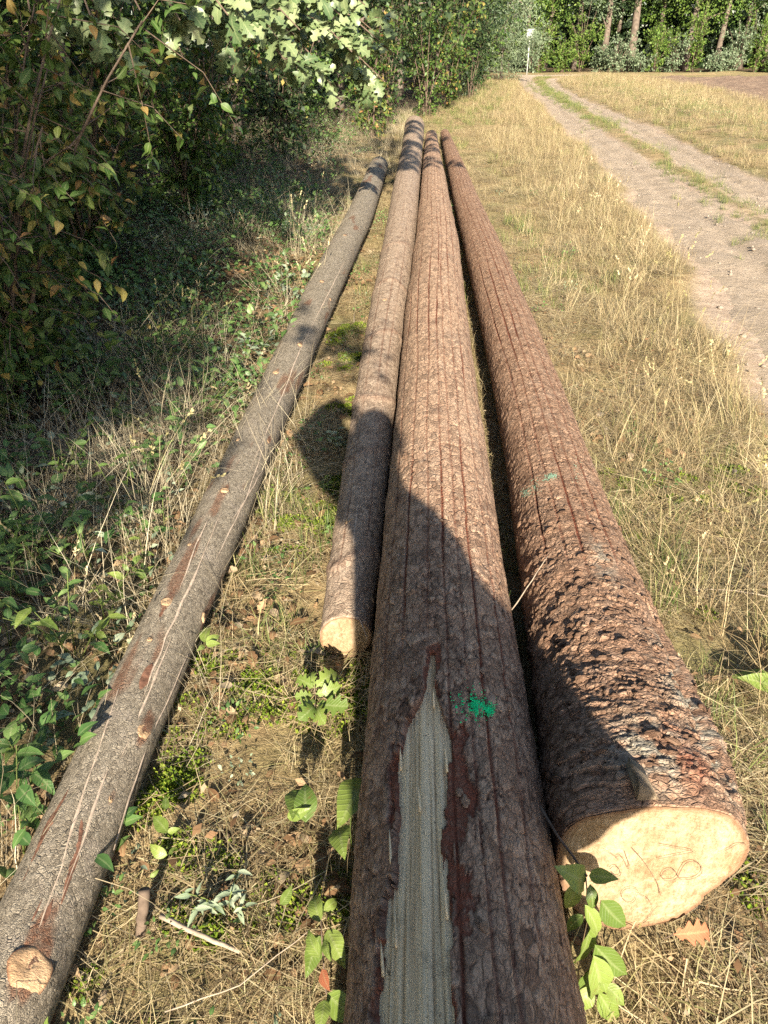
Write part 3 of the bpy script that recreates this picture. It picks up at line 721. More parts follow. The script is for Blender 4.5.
def one_leaf(tpl, name='leaf', rnd=.5):
    return mesh_np(name, tpl[0], tpl[1], {'rnd': np.full(len(tpl[0]), rnd), 'rib': tpl[2]})
def rand_dir(n, r, up=.0, flat=1.):
    v = r.normal(size=(n, 3)); v[:, 2] = v[:, 2] * flat + up; return norm(v)

GREENS = [(0, (.030, .065, .014)), (.35, (.055, .105, .022)), (.7, (.085, .145, .03)), (1, (.13, .17, .04))]
LEAF_FRESH = leaf_mat('fresh_leaf', [(0, (.08, .13, .026)), (.5, (.14, .195, .04)), (1, (.20, .255, .06))], .3, .42, .4)
LEAF_HERB = leaf_mat('herb_leaf', [(0, (.045, .10, .03)), (.6, (.09, .165, .045)), (1, (.15, .22, .075))], .25, .45, .4)
LEAF_GREY = leaf_mat('grey_green_leaf', [(0, (.14, .19, .13)), (.6, (.23, .28, .2)), (1, (.33, .37, .29))], .2, .7, .2)
LEAF_DARK = leaf_mat('woodland_leaf', GREENS, .22, .5, .35)
LEAF_SHADED = leaf_mat('shaded_wood_leaf', [(0, (.012, .024, .010)), (.5, (.026, .048, .018)), (1, (.06, .085, .03))], .15, .55, .3)  # green darkened so the wood's shade is painted into the leaf colour
LEAF_TURN = leaf_mat('turning_leaf', [(0, (.04, .085, .018)), (.6, (.075, .12, .028)), (.86, (.13, .15, .04)), (.94, (.30, .22, .07)), (1, (.24, .12, .055))], .25, .5, .3)
LEAF_OAK = leaf_mat('oak_leaf', [(0, (.07, .115, .05)), (.6, (.14, .185, .085)), (1, (.24, .28, .155))], .22, .42, .5)
LEAF_WILLOW = leaf_mat('willow_leaf', [(0, (.085, .125, .07)), (.6, (.15, .195, .12)), (1, (.22, .26, .175))], .2, .5, .4)
LEAF_LIME = leaf_mat('sunlit_leaf', [(0, (.05, .10, .02)), (.5, (.10, .165, .03)), (1, (.17, .225, .05))], .25, .5, .3)
LEAF_DEAD = leaf_mat('dead_leaf', [(0, (.10, .055, .03)), (.5, (.22, .13, .075)), (.8, (.33, .22, .14)), (1, (.38, .30, .22))], .1, .8, .1)
LEAF_RED = leaf_mat('russet_leaf', [(0, (.30, .085, .045)), (1, (.40, .14, .08))], .15, .7, .15)
STRAW = leaf_mat('straw', [(0, (.11, .075, .045)), (.22, (.25, .18, .105)), (.55, (.42, .325, .20)), (.8, (.57, .475, .32)), (.92, (.32, .28, .14)), (1, (.22, .21, .09))], .15, .6, .25, patch=((.62, .54, .38), (.15, .10, .058)))
STRAW_GREY = leaf_mat('grey_straw', [(0, (.15, .115, .08)), (.5, (.34, .28, .20)), (1, (.50, .44, .34))], .15, .7, .2)
GRASS_GREEN = leaf_mat('green_grass', [(0, (.06, .10, .028)), (.5, (.12, .165, .045)), (.8, (.24, .245, .09)), (1, (.42, .36, .18))], .2, .5, .25, patch=((.6, .6, .5), (.26, .20, .11)))
MOSS = leaf_mat('moss_leaf', [(0, (.05, .09, .01)), (.5, (.13, .18, .02)), (1, (.22, .26, .04))], .2, .7, .1)
TWIG = simple('twig_bark', (.13, .095, .07), .85, .35, 40)
TWIG_PALE = simple('dry_twig', (.30, .24, .18), .85, .3, 40)
GREEN_STEM = simple('green_stem', (.10, .13, .035), .6, .3, 40)
TRUNK = simple('tree_bark', (.13, .105, .085), .9, .4, 6, .6)
TRUNK_PALE = simple('pine_bark', (.135, .105, .082), .9, .35, 5, .6)

def blades(n, L, wd_, lean, curl, spread, seed, seg=5, flat=0.):
    r = np.random.default_rng(seed); V = []; F = []; rn = []; o = 0
    for k in range(n):
        az = r.uniform(0, 2 * math.pi); rr = spread * math.sqrt(r.random()); a2 = r.uniform(0, 2 * math.pi)
        p = np.array([rr * math.cos(a2), rr * math.sin(a2), flat * r.random()])
        ln = L * r.uniform(.45, 1.15); ti = min(1.45, max(.05, r.normal(lean, .35))) if not flat else 1.45 + abs(r.normal(0, .5)); cu = curl * r.uniform(.2, 1.6)
        h = np.array([math.cos(az), math.sin(az), 0]); side = np.array([-h[1], h[0], 0]); q = r.random()
        tw = r.normal(0, .5)
        for s_ in range(seg + 1):
            t = s_ / seg; wv = wd_ * r.uniform(.85, 1.1) * (1 - t ** 1.6) * .5 + .0002
            sd = side * math.cos(tw * t) + np.array([0, 0, 1]) * math.sin(tw * t) * .6
            V += [p - sd * wv, p + sd * wv]; rn += [q, q]
            an = min(ti + cu * t * t + (0 if not flat else r.normal(0, .10)), 2.3)
            if flat: an = min(an, 1.62)
            if p[2] < .006 and s_ > 0: an = min(an, 1.45)
            p = p + (h * math.sin(an) + np.array([0, 0, 1]) * math.cos(an)) * ln / seg
            h2_ = r.normal(0, .12); h = np.array([h[0] * math.cos(h2_) - h[1] * math.sin(h2_), h[0] * math.sin(h2_) + h[1] * math.cos(h2_), 0])
        F.append(grid_faces(seg + 1, 2) + o); o += 2 * (seg + 1)
    return np.array(V), np.concatenate(F), {'rnd': np.array(rn), 'rib': np.zeros(len(rn))}
def variant(geo, mat, name):
    me = mesh_np(name, *geo); me.materials.append(mat)
    return bpy.data.objects.new(name + '_source', me)       # not linked: only a source for the scatter
def scatter(name, P, rot, scl, variants, seed=0, **props):
    P = np.asarray(P, np.float32); n = len(P)
    me = bpy.data.meshes.new(name); me.vertices.add(n); me.vertices.foreach_set('co', P.ravel())
    a = me.attributes.new('rot', 'FLOAT_VECTOR', 'POINT'); a.data.foreach_set('vector', np.asarray(rot, np.float32).ravel())
    a = me.attributes.new('scl', 'FLOAT', 'POINT'); a.data.foreach_set('value', np.asarray(scl, np.float32))
    a = me.attributes.new('idx', 'INT', 'POINT'); a.data.foreach_set('value', np.random.default_rng(seed).integers(0, len(variants), n).astype(np.int32))
    me.update()
    o = bpy.data.objects.new(name, me); COL.objects.link(o)
    for k, v in props.items(): o[k] = v
    ng = bpy.data.node_groups.new(name + '_scatter', 'GeometryNodeTree')
    ng.interface.new_socket('Geometry', in_out='INPUT', socket_type='NodeSocketGeometry'); ng.interface.new_socket('Geometry', in_out='OUTPUT', socket_type='NodeSocketGeometry')
    N = ng.nodes.new; L = ng.links.new
    gi, go, iop, jn = N('NodeGroupInput'), N('NodeGroupOutput'), N('GeometryNodeInstanceOnPoints'), N('GeometryNodeJoinGeometry')
    for v in variants:
        oi = N('GeometryNodeObjectInfo'); oi.inputs['Object'].default_value = v; oi.inputs['As Instance'].default_value = False
        g2 = N('GeometryNodeGeometryToInstance'); L(oi.outputs['Geometry'], g2.inputs[0]); L(g2.outputs[0], jn.inputs[0])
    def na(nm, typ):
        x = N('GeometryNodeInputNamedAttribute'); x.data_type = typ; x.inputs['Name'].default_value = nm; return x.outputs['Attribute']
    er = N('FunctionNodeEulerToRotation'); L(na('rot', 'FLOAT_VECTOR'), er.inputs[0])
    L(gi.outputs[0], iop.inputs['Points']); L(jn.outputs[0], iop.inputs['Instance']); iop.inputs['Pick Instance'].default_value = True
    L(na('idx', 'INT'), iop.inputs['Instance Index']); L(er.outputs[0], iop.inputs['Rotation']); L(na('scl', 'FLOAT'), iop.inputs['Scale'])
    L(iop.outputs[0], go.inputs[0])
    o.modifiers.new('scatter', 'NODES').node_group = ng
    return o
def off_logs(x, y, pad=0.):
    ok = np.ones(x.shape, bool)
    for ax in AX.values():
        ok &= ~((np.abs(x - ax.x(y)) < ax.r(y) * .92 + pad) & (y > ax.y0 - .03) & (y < ax.y1 + .03))
    return ok
def field_pts(x0, x1, y0, y1, dens, seed, keep=None):
    r = np.random.default_rng(seed); n = int((x1 - x0) * (y1 - y0) * dens)
    x = r.uniform(x0, x1, n); y = r.uniform(y0, y1, n)
    k = off_logs(x, y) & (np.abs(x) < 2.2 + .62 * np.abs(y) + .3)      # only what the view could reach
    if keep is not None: k &= keep(x, y, r)
    return x[k], y[k]
def lay(x, y, r, tilt=.12):
    n = len(x); P = np.stack([x, y, gz(x, y) - .004], -1)
    R_ = np.stack([r.normal(0, tilt, n), r.normal(0, tilt, n), r.uniform(0, 6.283, n)], -1)
    return P, R_
def grow(name, lst, scl, variants, seed, tilt=.12, **props):
    r = np.random.default_rng(seed)
    x = np.concatenate([a for a, b in lst]); y = np.concatenate([b for a, b in lst])
    P, R_ = lay(x, y, r, tilt)
    s_ = scl(x, y) if callable(scl) else scl
    return scatter(name, P, R_, s_ * r.uniform(.65, 1.3, len(x)), variants, seed, kind='stuff', **props)
offroad = lambda x, y, r: (road_mask(x, y) < r.uniform(.05, .5, x.shape)) & (x < field_x(y) + .3)
sunny = lambda x, y: x > (-.70 + .05 * y)
open_side = lambda x, y, r: offroad(x, y, r) & (sunny(x, y) | (r.random(x.shape) < .15)) & ((x > wood_edge(y) + .4))

straw_mat = [variant(blades(80, .17, .0017, .5, .5, .13, 10 + k, 4, .03), STRAW, 'thatch') for k in range(5)]
straw_tuft = [variant(blades(44, .18, .0018, 1.0, .9, .085, 30 + k), STRAW, 'dry_tuft') for k in range(5)]
tall_tuft = [variant(blades(46, .40, .0020, .75, 1.3, .12, 40 + k, 7), STRAW, 'tall_tuft') for k in range(4)]
green_tuft = [variant(blades(34, .16, .0024, .6, 1.1, .07, 50 + k), GRASS_GREEN, 'green_tuft') for k in range(4)]
grey_tuft = [variant(blades(30, .50, .0020, .75, 1.1, .11, 60 + k, 6), STRAW_GREY, 'grey_tuft') for k in range(4)]
def far_scale(x, y):
    mid_ = (x > road_x(RUT_L, y) + .3) & (x < road_x(RUT_R, y) - .2)
    return (1 + .018 * np.clip(y - 6, 0, 40)) * np.where(mid_, .45, 1.)
patch = lambda s, lo, hi: (lambda x, y, r: open_side(x, y, r) & (r.random(x.shape) < sm(lo, hi, fbm(x * .9, y * .7, s, 3))))
grow('straw_thatch', [field_pts(-.9, 2.9, .2, 6.5, 66, 1, open_side), field_pts(-1.5, 4, 6.5, 14, 34, 2, open_side), field_pts(-1, 12, 14, 50, 6, 3, open_side)], far_scale, straw_mat, 1,
     label='flattened dry straw thatch matted over the verge', category='straw')
grow('dry_grass', [field_pts(-.9, 2.9, .25, 6.5, 80, 4, patch(91, .34, .58)), field_pts(-1.5, 6, 6.5, 18, 46, 5, open_side), field_pts(-1, 14, 18, 50, 15, 6, open_side)], lambda x, y: far_scale(x, y) * (.55 + .4 * sm(.35, 1.1, x - AX['R'].x(y))), straw_tuft, 2,
     label='short pale dry grass tufts covering the sunny verge', category='grass')
verge = lambda x, y, r: offroad(x, y, r) & (r.random(x.shape) < np.exp(-((x - (road_x(RUT_L, y) - 1.05)) / .42) ** 2))
bank_ = lambda x, y, r: offroad(x, y, r) & (r.random(x.shape) < np.exp(-((x - (road_x(RUT_R, y) + 2.4)) / 1.3) ** 2)) & (y > 5)
grow('tall_dry_grass', [field_pts(.9, 3.6, 1.0, 9, 42, 7, verge), field_pts(1, 6, 9, 45, 16, 8, verge), field_pts(5, 16, 6, 48, 9, 9, bank_)], lambda x, y: .5 + .45 * fbm(x * .8, y * .6, 44, 3), tall_tuft, 3, .2,
     label='taller bleached grass bending over beside the sandy track', category='grass')
gr_keep = lambda x, y, r: open_side(x, y, r) & (r.random(x.shape) < sm(.47, .66, fbm(x * .8, y * .5, 95, 3)))
median = lambda x, y, r: (r.random(x.shape) < np.exp(-((x - (road_x(RUT_L, y) + road_x(RUT_R, y)) / 2) / .32) ** 2)) & (r.random(x.shape) < sm(.26, .46, fbm(x * .8, y * .35, 33, 3)))
grow('green_grass', [field_pts(-.8, 3, .3, 9, 28, 11, gr_keep), field_pts(-1, 14, 9, 50, 12, 12, gr_keep), field_pts(3, 13, 3, 50, 40, 13, median), field_pts(5, 16, 8, 50, 8, 14, bank_),
     field_pts(-1.0, 6, 17, 47, 9, 15, lambda x, y, r: offroad(x, y, r) & (x > wood_edge(y)) & (x < wood_edge(y) + 2.2))], lambda x, y: np.where((x > road_x(RUT_L, y)) & (x < road_x(RUT_R, y)), .6, .8) + .012 * np.clip(y, 0, 30), green_tuft, 4,
     label='green grass tufts along the track and between the ruts', category='grass')
shade_ = lambda x, y, r: (x < -.55 + .06 * y) & (x > wood_edge(y) - 2.5)
grow('grey_dry_grass', [field_pts(-2.6, -.3, 1.2, 9, 46, 16, lambda x, y, r: shade_(x, y, r) & (r.random(x.shape) < sm(.36, .6, fbm(x * .9, y * .7, 99, 3)))), field_pts(-3, 1, 9, 26, 12, 17, shade_),
     field_pts(-1.3, -.72, .8, 4, 26, 18)], lambda x, y: .8 + 0 * x, grey_tuft, 5, .35,
     label='long grey dead grass leaning in the shade beside the slender log', category='grass')
def stalks(seed, n=7, h=.48):
    r = np.random.default_rng(seed); Vs, Fs, rn, o = [], [], [], 0
    for k in range(n):
        v, f, at = blades(1, h * r.uniform(.7, 1.1), .0016, .25, .7, .05, seed * 31 + k, 6); Vs.append(v); Fs.append(f + o); rn.append(np.full(len(v), .45 + .4 * r.random())); o += len(v)
        tip = v[-1]; m_ = 12; P = tip + (v[-4] - tip) * r.random((m_, 1)) * .9; d = norm(norm(np.array([tip - v[-4]])) + r.normal(0, .35, (m_, 3)))
        v2, f2, _ = leaves_geo(SIMPLE, P, d, rand_dir(m_, r), np.full(m_, .016), np.zeros(m_)); f2 = np.concatenate([f2, f2[:, 2:]], 1) if f2.shape[1] == 3 else f2
        Vs.append(v2); Fs.append(f2 + o) if False else Fs.append(np.stack([f2[:, 0], f2[:, 1], f2[:, 2], f2[:, 2]], 1)[:0] + o); rn.append(np.full(len(v2), .6)); TR_.append(f2[:, :3] + o); o += len(v2)
    tri = np.concatenate(TR_); TR_.clear()
    return np.concatenate(Vs), [np.concatenate(Fs), tri], {'rnd': np.concatenate(rn), 'rib': np.zeros(o)}
TR_ = []
stalkv = [variant(stalks(700 + k), STRAW, 'seed_stalks') for k in range(3)]
grow('seed_heads', [field_pts(.8, 3.2, 1.2, 9, 5, 71, verge), field_pts(-1.4, -.5, 1.5, 9, 3.5, 72, lambda x, y, r: x < -.6 + .05 * y), field_pts(5, 14, 8, 45, 1.2, 73, bank_)], lambda x, y: .9 + 0 * x, stalkv, 9, .25,
     label='thin seed-headed grass stalks rising above the verge', category='grass')
def crumbs(seed, n=30):
    r = np.random.default_rng(seed); P = np.stack([r.normal(0, .12, n), r.normal(0, .12, n), r.uniform(.004, .03, n)], -1)
    return leaves_geo(SIMPLE, P, rand_dir(n, r, 0, .25), norm(np.stack([r.normal(0, .4, n), r.normal(0, .4, n), np.ones(n)], -1)), r.uniform(.008, .03, n), r.random(n))
crumbv = [variant(crumbs(720 + k), LEAF_DEAD, 'crumbs') for k in range(4)]
grow('bark_crumbs', [field_pts(-.6, 1.9, .3, 7, 22, 74, lambda x, y, r: r.random(x.shape) < sm(.38, .6, fbm(x * 2, y * 1.5, 75, 3)))], 1., crumbv, 10, .1, label='small brown bark crumbs strewn in straw around the logs', category='bark')
# fallen leaves on the shaded floor, low herbs, moss cushions
def litter_geo(seed, tpl, n=26, mat=None, sp=.22, size=.05, up=.15):
    r = np.random.default_rng(seed); P = np.stack([r.normal(0, sp * .6, n), r.normal(0, sp * .6, n), r.uniform(.0, .025, n)], -1)
    D = rand_dir(n, r, 0, .18); Nn = norm(np.stack([r.normal(0, .35, n), r.normal(0, .35, n), np.ones(n)], -1))
    return leaves_geo(tpl, P, D, Nn, size * r.uniform(.5, 1.2, n), r.random(n))
dead = [variant(litter_geo(70 + k, OVATE if k % 2 else OAK_LO), LEAF_DEAD, 'litter') for k in range(4)]
grow('leaf_litter', [field_pts(-4, -.4, .6, 8, 26, 21, lambda x, y, r: x < -.62 + .03 * y), field_pts(-5, 0, 8, 25, 8, 22, lambda x, y, r: x < wood_edge(y) + .9), field_pts(-.62, .3, .4, 8, 14, 20), field_pts(-.62, 1.5, .4, 6, 3, 23)], .9, dead, 6,
     label='brown fallen leaves and litter on the shaded wood floor', category='leaf litter')
def herb_geo(seed, n=34, h=.16, size=.035, tpl=OVATE):
    r = np.random.default_rng(seed); a = r.uniform(0, 6.283, n); rr = .10 * np.sqrt(r.random(n)) + .015
    P = np.stack([rr * np.cos(a), rr * np.sin(a), h * r.random(n) ** .8], -1)
    D = norm(np.stack([np.cos(a) + r.normal(0, .4, n), np.sin(a) + r.normal(0, .4, n), r.normal(.15, .35, n)], -1)); Nn = norm(np.stack([r.normal(0, .35, n), r.normal(0, .35, n), np.ones(n)], -1))
    return leaves_geo(tpl, P, D, Nn, size * r.uniform(.5, 1.25, n), r.random(n))
herbv = [variant(herb_geo(80 + k), LEAF_HERB, 'herb') for k in range(4)]; greyv = [variant(herb_geo(90 + k, 30, .12, .028), LEAF_GREY, 'grey_herb') for k in range(2)]
grow('ground_herbs', [field_pts(-4.5, -.3, 1, 10, 40, 24, lambda x, y, r: (x < -.80 + .05 * y) & (r.random(x.shape) < sm(.30, .55, fbm(x * .9, y * .8, 105, 3)))), field_pts(-5, 0, 10, 30, 8, 25, lambda x, y, r: x < wood_edge(y) + 1.),
     field_pts(-.62, .25, .5, 9, 16, 26, lambda x, y, r: sunny(x, y)), field_pts(.7, 2.4, .6, 10, 2.5, 29, open_side), field_pts(6, 14, 8, 48, 2.0, 30, bank_)], lambda x, y: np.where(x > -.6, .5, 1.25) + .02 * np.clip(y - 3, 0, 20), herbv + herbv + greyv, 7, .25,
     label='low leafy green herbs carpeting the shaded wood edge', category='herbs')
def moss_geo(seed, n=170):
    r = np.random.default_rng(seed); a = r.uniform(0, 6.283, n); rr = .05 * np.sqrt(r.random(n))
    P = np.stack([rr * np.cos(a), rr * np.sin(a), .022 * (1 - (rr / .05) ** 2)], -1); D = rand_dir(n, r, .9)
    return leaves_geo(SIMPLE, P, D, rand_dir(n, r, .5), .013 * r.uniform(.5, 1.3, n), r.random(n))
mossv = [variant(moss_geo(110 + k), MOSS, 'moss') for k in range(3)]
mossk = lambda x, y, r: r.random(x.shape) < sm(.40, .50, fbm(x * 2.5, y * 2.5, 115, 3))
grow('moss', [field_pts(-.62, .1, .35, 5, 330, 27, mossk), field_pts(.3, 1.6, .4, 3, 40, 28, mossk)], lambda x, y: .9 + 0 * x, mossv, 8, .1, label='yellow-green moss cushions between the slender log and thick log', category='moss')

weedv = [variant(herb_geo(130 + k, 16, .06, .022), [LEAF_FRESH, LEAF_HERB][k % 2], 'weed') for k in range(4)]
grow('small_weeds', [field_pts(-.62, .1, .4, 4, 34, 31, lambda x, y, r: r.random(x.shape) < sm(.40, .6, fbm(x * 3, y * 2.5, 32, 3)))], 1., weedv, 12, .3, label='tiny bright green weeds sprouting between slender log and thick log', category='weeds')
# ------------------------------------------------------------------ single plants and small things on the ground
def leaf_set(tpl, mat, name='leaf', k=4):
    out = []
    for i in range(k):
        V0, F0, rib = tpl; V = V0.copy(); r = np.random.default_rng(i + 3)
        V[:, 2] += .10 * (i - 1.5) / 2 * np.sin(V[:, 1] * 3.1) + .05 * r.normal() * V[:, 0]; V[:, 0] += .08 * (i - 1.5) * V[:, 1] ** 2
        me = mesh_np(name, V, F0, {'rnd': np.full(len(V), (i + .5) / k), 'rib': rib, 'luv': np.stack([V0[:, 0], V0[:, 1], V0[:, 0] * 0 + i * 3.3], -1)}); me.materials.append(mat); out.append(me)
    return out
LS = {k: leaf_set(t, mt) for k, t, mt in [('fresh', OVATE10, LEAF_FRESH), ('herb', OVATE10, LEAF_HERB), ('grey', OVATE, LEAF_GREY), ('turn', OVATE, LEAF_TURN), ('oak', OAK, LEAF_OAK), ('oakling', OAK, LEAF_FRESH), ('dead', OVATE, LEAF_DEAD), ('deadoak', OAK, LEAF_DEAD), ('red', OAK, LEAF_RED), ('redo', OVATE, LEAF_RED), ('lance', LANCE, LEAF_HERB), ('lime', OVATE10, LEAF_FRESH), ('dark', OVATE10, LEAF_DARK)]}
pr = np.random.default_rng(21)
def put_leaf(parent, kind, p, d, n, size, name='leaf', wide=1.0):
    d = Vector(d).normalized(); n = Vector(n); x = d.cross(n).normalized(); n = x.cross(d)
    o = obj(name, LS[kind][int(pr.integers(0, 4))], None, parent)
    mt = Matrix((x * size * wide, d * size, n * size)).transposed().to_4x4(); mt.translation = p; o.matrix_local = mt
    return o
def stem(parent, path, r0, r1, mat, name='stem'):
    V, F = tube(path, np.linspace(r0, r1, len(path)), 5); return obj(name, mesh_np(name, V, F), mat, parent)
def sprig(label, base, path, leaves, mat=GREEN_STEM, kind='fresh', name='sapling', cat='sapling', r=.0022):
    """path: world points of the stem; leaves: (world base, world tip, width factor, kind)"""
    t = thing(name, base, label, cat); b = Vector(base)
    stem(t, [Vector(p) - b for p in path], r, r * .5, mat)
    for l in leaves:
        p, q = Vector(l[0]), Vector(l[1]); k = l[3] if len(l) > 3 and l[3] else kind
        nrm = Vector((pr.normal(0, .35), -.8 + pr.normal(0, .3), .8))
        put_leaf(t, k, p - b, q - p, nrm, (q - p).length, wide=l[2] if len(l) > 2 else 1.)
    return t
def gp(px, py, z): return gnd(px, py, z)
# leafy shoot in the gap in front of the bright saw cut
Z = lambda x, y, Yd=.80: atY(540 + x / 3.37, 780 + y / 3.37, Yd)
lv = [((165, 322), (262, 335), 1.2, .80), ((150, 345), (62, 305), 1.2, .82), ((168, 350), (188, 440), .9, .80), ((205, 405), (285, 520), 1.1, .77), ((150, 420), (205, 530), .8, .79), ((145, 455), (92, 520), 1.1, .80), ((168, 500), (118, 640), .9, .79),
      ((185, 555), (285, 690), .9, .77), ((178, 590), (200, 740), 1., .76), ((198, 715), (262, 830), .9, .75), ((215, 690), (295, 750), 1.2, .76), ((130, 350), (88, 440), 1.1, .81), ((165, 640), (140, 760), 1., .77), ((190, 650), (230, 720), 1., .75), ((170, 690), (120, 790), 1.1, .76)]
sprig('leafy light green shoot in front of the bright saw cut', gp(600, 1015, 0), [gp(600, 1015, 0), Z(195, 730, .77), Z(172, 560, .79), Z(165, 470, .80), Z(155, 330, .82)],
      [(Z(*a, yd), Z(*b, yd - .02), w_) for a, b, w_, yd in lv], TWIG, 'fresh')
tw = thing('bare_twig', Z(0, 90, .95), 'thin grey twig leaning from the thick log to the leafy shoot', 'twig')
b_ = Vector(tw.location); stem(tw, [Vector((0, 0, 0)), Z(60, 190, .90) - b_, Z(110, 255, .86) - b_, Z(158, 325, .82) - b_], .003, .002, TWIG)
# shoot with one red leaf beside the thick log
Z7 = lambda x, y, z=.12: gnd(x / 2, 780 + y / 2, z)
lv = [((640, 310), (605, 390), 1.1), ((655, 300), (692, 372), 1.2), ((640, 285), (622, 230), 1.1), ((648, 262), (672, 232), 1.2), ((655, 428), (725, 492), 1.25), ((650, 440), (640, 510), 1.1), ((640, 355), (612, 300), 1.), ((645, 378), (652, 425), 1., 'redo'), ((560, 250), (590, 215), 1.1), ((650, 320), (660, 360), .9)]
sprig('green shoot with one red leaf beside the stripped thick log', gp(330, 1000, 0), [gp(330, 1000, 0), Z7(652, 425, .06), Z7(645, 340, .12), Z7(642, 280, .15)],
      [(Z7(*l[0], .10 + .004 * k), Z7(*l[1], .09 + .006 * k), l[2], l[3] if len(l) > 3 else None) for k, l in enumerate(lv)], TWIG, 'fresh')
lv = [((735, 0), (682, 88), 1.2), ((612, 85), (600, 5), 1.3), ((680, 95), (690, 150), 1.2), ((600, 20), (580, 70), 1.2), ((575, 75), (620, 60), 1.)]
sprig('two broad upright leaves between oak seedling and stripped log', gp(352, 850, 0), [gp(352, 850, 0), Z7(700, 100, .06), Z7(705, 40, .14)],
      [(Z7(*a, .10), Z7(*b, .13), w_) for a, b, w_ in lv], GREEN_STEM, 'lime')
# oak seedling near the thin log's tip
O5 = lambda x, y, z=.10: gnd(300 + x / 6.4, 580 + y / 6.4, z)
lv = [((100, 690), (225, 570)), ((90, 690), (-15, 610)), ((100, 730), (260, 690)), ((80, 740), (-30, 740)), ((110, 790), (290, 830)), ((90, 800), (20, 900)), ((120, 800), (150, 905)), ((100, 770), (-5, 820)), ((95, 680), (60, 590))]
sprig('oak seedling with lobed leaves below the thin log tip', gp(314, 725, 0), [gp(314, 725, 0), O5(95, 790, .05), O5(95, 690, .11)], [(O5(*a, .10), O5(*b, .11), 1.1) for a, b in lv], TWIG, 'oakling', 'oak_seedling', 'seedling')
lv = [((335, 105), (308, 65), 1.1), ((335, 105), (360, 95), 1.1), ((335, 150), (295, 135), 1.2), ((338, 150), (352, 132), 1.2), ((330, 60), (335, 30), 1.), ((300, 195), (318, 178), 1.)]
sprig('small bright green seedling beside a broken stub', gp(165, 860, 0), [gp(165, 860, 0), Z7(336, 120, .07)], [(Z7(*a, .07), Z7(*b, .075), w_) for a, b, w_ in lv], GREEN_STEM, 'lime', 'seedling', 'seedling', .0016)
lv = [((412, 208), (438, 188), 1.2), ((412, 210), (440, 205), 1.2), ((410, 205), (418, 168), 1.0), ((408, 212), (395, 222), 1.1)]
Z5 = lambda x, y, z=.1: gnd(x / 2, 540 + y / 2, z)
sprig('yellow-green leaf pair hugging the slender grey log', gp(204, 650, 0), [gp(204, 650, 0), Z5(410, 208, .08)], [(Z5(*a, .08), Z5(*b, .085), w_) for a, b, w_ in lv], GREEN_STEM, 'lime', 'seedling', 'seedling', .0016)
def herb(label, px, py, n, h, size, kind, seed, name='herb_plant', cat='plant', group=None, wide=1.):
    r = np.random.default_rng(seed); b = gnd(px, py, .0); b.z = gz1(b.x, b.y) - .005
    t = thing(name, b, label, cat, group)
    ns = max(2, n // 6)
    for s_ in range(ns):
        a = r.uniform(0, 6.28); out = h * r.uniform(.15, .7)
        top = Vector((math.cos(a) * out, math.sin(a) * out, h * r.uniform(.6, 1.1))); mid = top * .5 + Vector((0, 0, h * .12))
        stem(t, [Vector((0, 0, 0)), mid, top], .0022, .0012, GREEN_STEM)
        for k in range(n // ns):
            q = .3 + .7 * (k + r.random()) / (n // ns); p = mid * (2 * q * (1 - q)) + top * (q * q)
            az = k * 2.4 + r.uniform(0, 1); d = Vector((math.cos(az), math.sin(az), r.normal(.1, .3)))
            put_leaf(t, kind, p, d, Vector((r.normal(0, .3), r.normal(0, .3) - .15, 1)), size * r.uniform(.6, 1.15), wide=wide)
    return t
herb('feathery grey-green herb on the straw beside moss', 228, 905, 36, .13, .035, 'grey', 1, wide=.6)
herb('pale grey herb in the shadow between slender log and thin log', 338, 445, 24, .10, .035, 'grey', 2)
herb('broad-leaved dock plant alone in the straw by the track verge', 772, 690, 9, .10, .12, 'lime', 3)
herb('small clover-like plant below the person-shaped shadow', 322, 490, 12, .07, .03, 'lime', 4)
gl = 'leafy green bramble shoot in the shade beside the slender grey log'
for k, (px, py, n, h, sz, kd) in enumerate([(30, 560, 18, .34, .075, 'herb'), (112, 430, 20, .36, .06, 'dark'), (125, 520, 18, .30, .055, 'dark'), (75, 660, 16, .28, .06, 'fresh'), (22, 850, 12, .26, .07, 'herb'), (60, 480, 22, .35, .055, 'dark'), (95, 580, 18, .28, .05, 'herb'), (45, 640, 14, .28, .06, 'herb'),
        (150, 590, 12, .25, .055, 'fresh'), (8, 520, 14, .35, .065, 'herb'), (105, 620, 14, .24, .05, 'lime'), (30, 430, 18, .36, .055, 'dark'), (165, 540, 12, .22, .05, 'herb'), (5, 700, 12, .28, .07, 'dark'), (85, 410, 16, .34, .05, 'herb'), (180, 480, 12, .22, .045, 'herb'), (20, 760, 10, .22, .06, 'dark'), (60, 560, 16, .3, .055, 'herb'), (140, 470, 14, .28, .05, 'herb')]):
    herb({'herb': gl, 'dark': 'dark-leaved bramble shoot in the shade beside the slender grey log', 'fresh': 'light green bramble shoot touching the slender grey log', 'lime': 'single yellow-green bramble shoot among darker ones'}[kd], px, py, n, h, sz, kd, 50 + k, 'bramble_shoot', 'shrub', 'bramble shoots beside the slender log')
for k in range(54):
    x = pr.uniform(-2.3, -.82); y = pr.uniform(.95, 4.8); v_ = Vector((x, y, 0)); ppx, ppy = px_of(np.array([[x, y, 0.]]))
    kd = ['dark', 'herb', 'herb', 'herb', 'turn'][k % 5]
    herb({'herb': gl, 'dark': 'dark-leaved bramble shoot in the shade beside the slender grey log', 'turn': 'bramble shoot with yellowing leaves in the shade beside the slender grey log'}[kd], float(ppx[0]), float(ppy[0]), int(pr.integers(12, 20)), pr.uniform(.2, .38), pr.uniform(.045, .06), kd, 150 + k, 'bramble_shoot', 'shrub', 'bramble shoots beside the slender log')
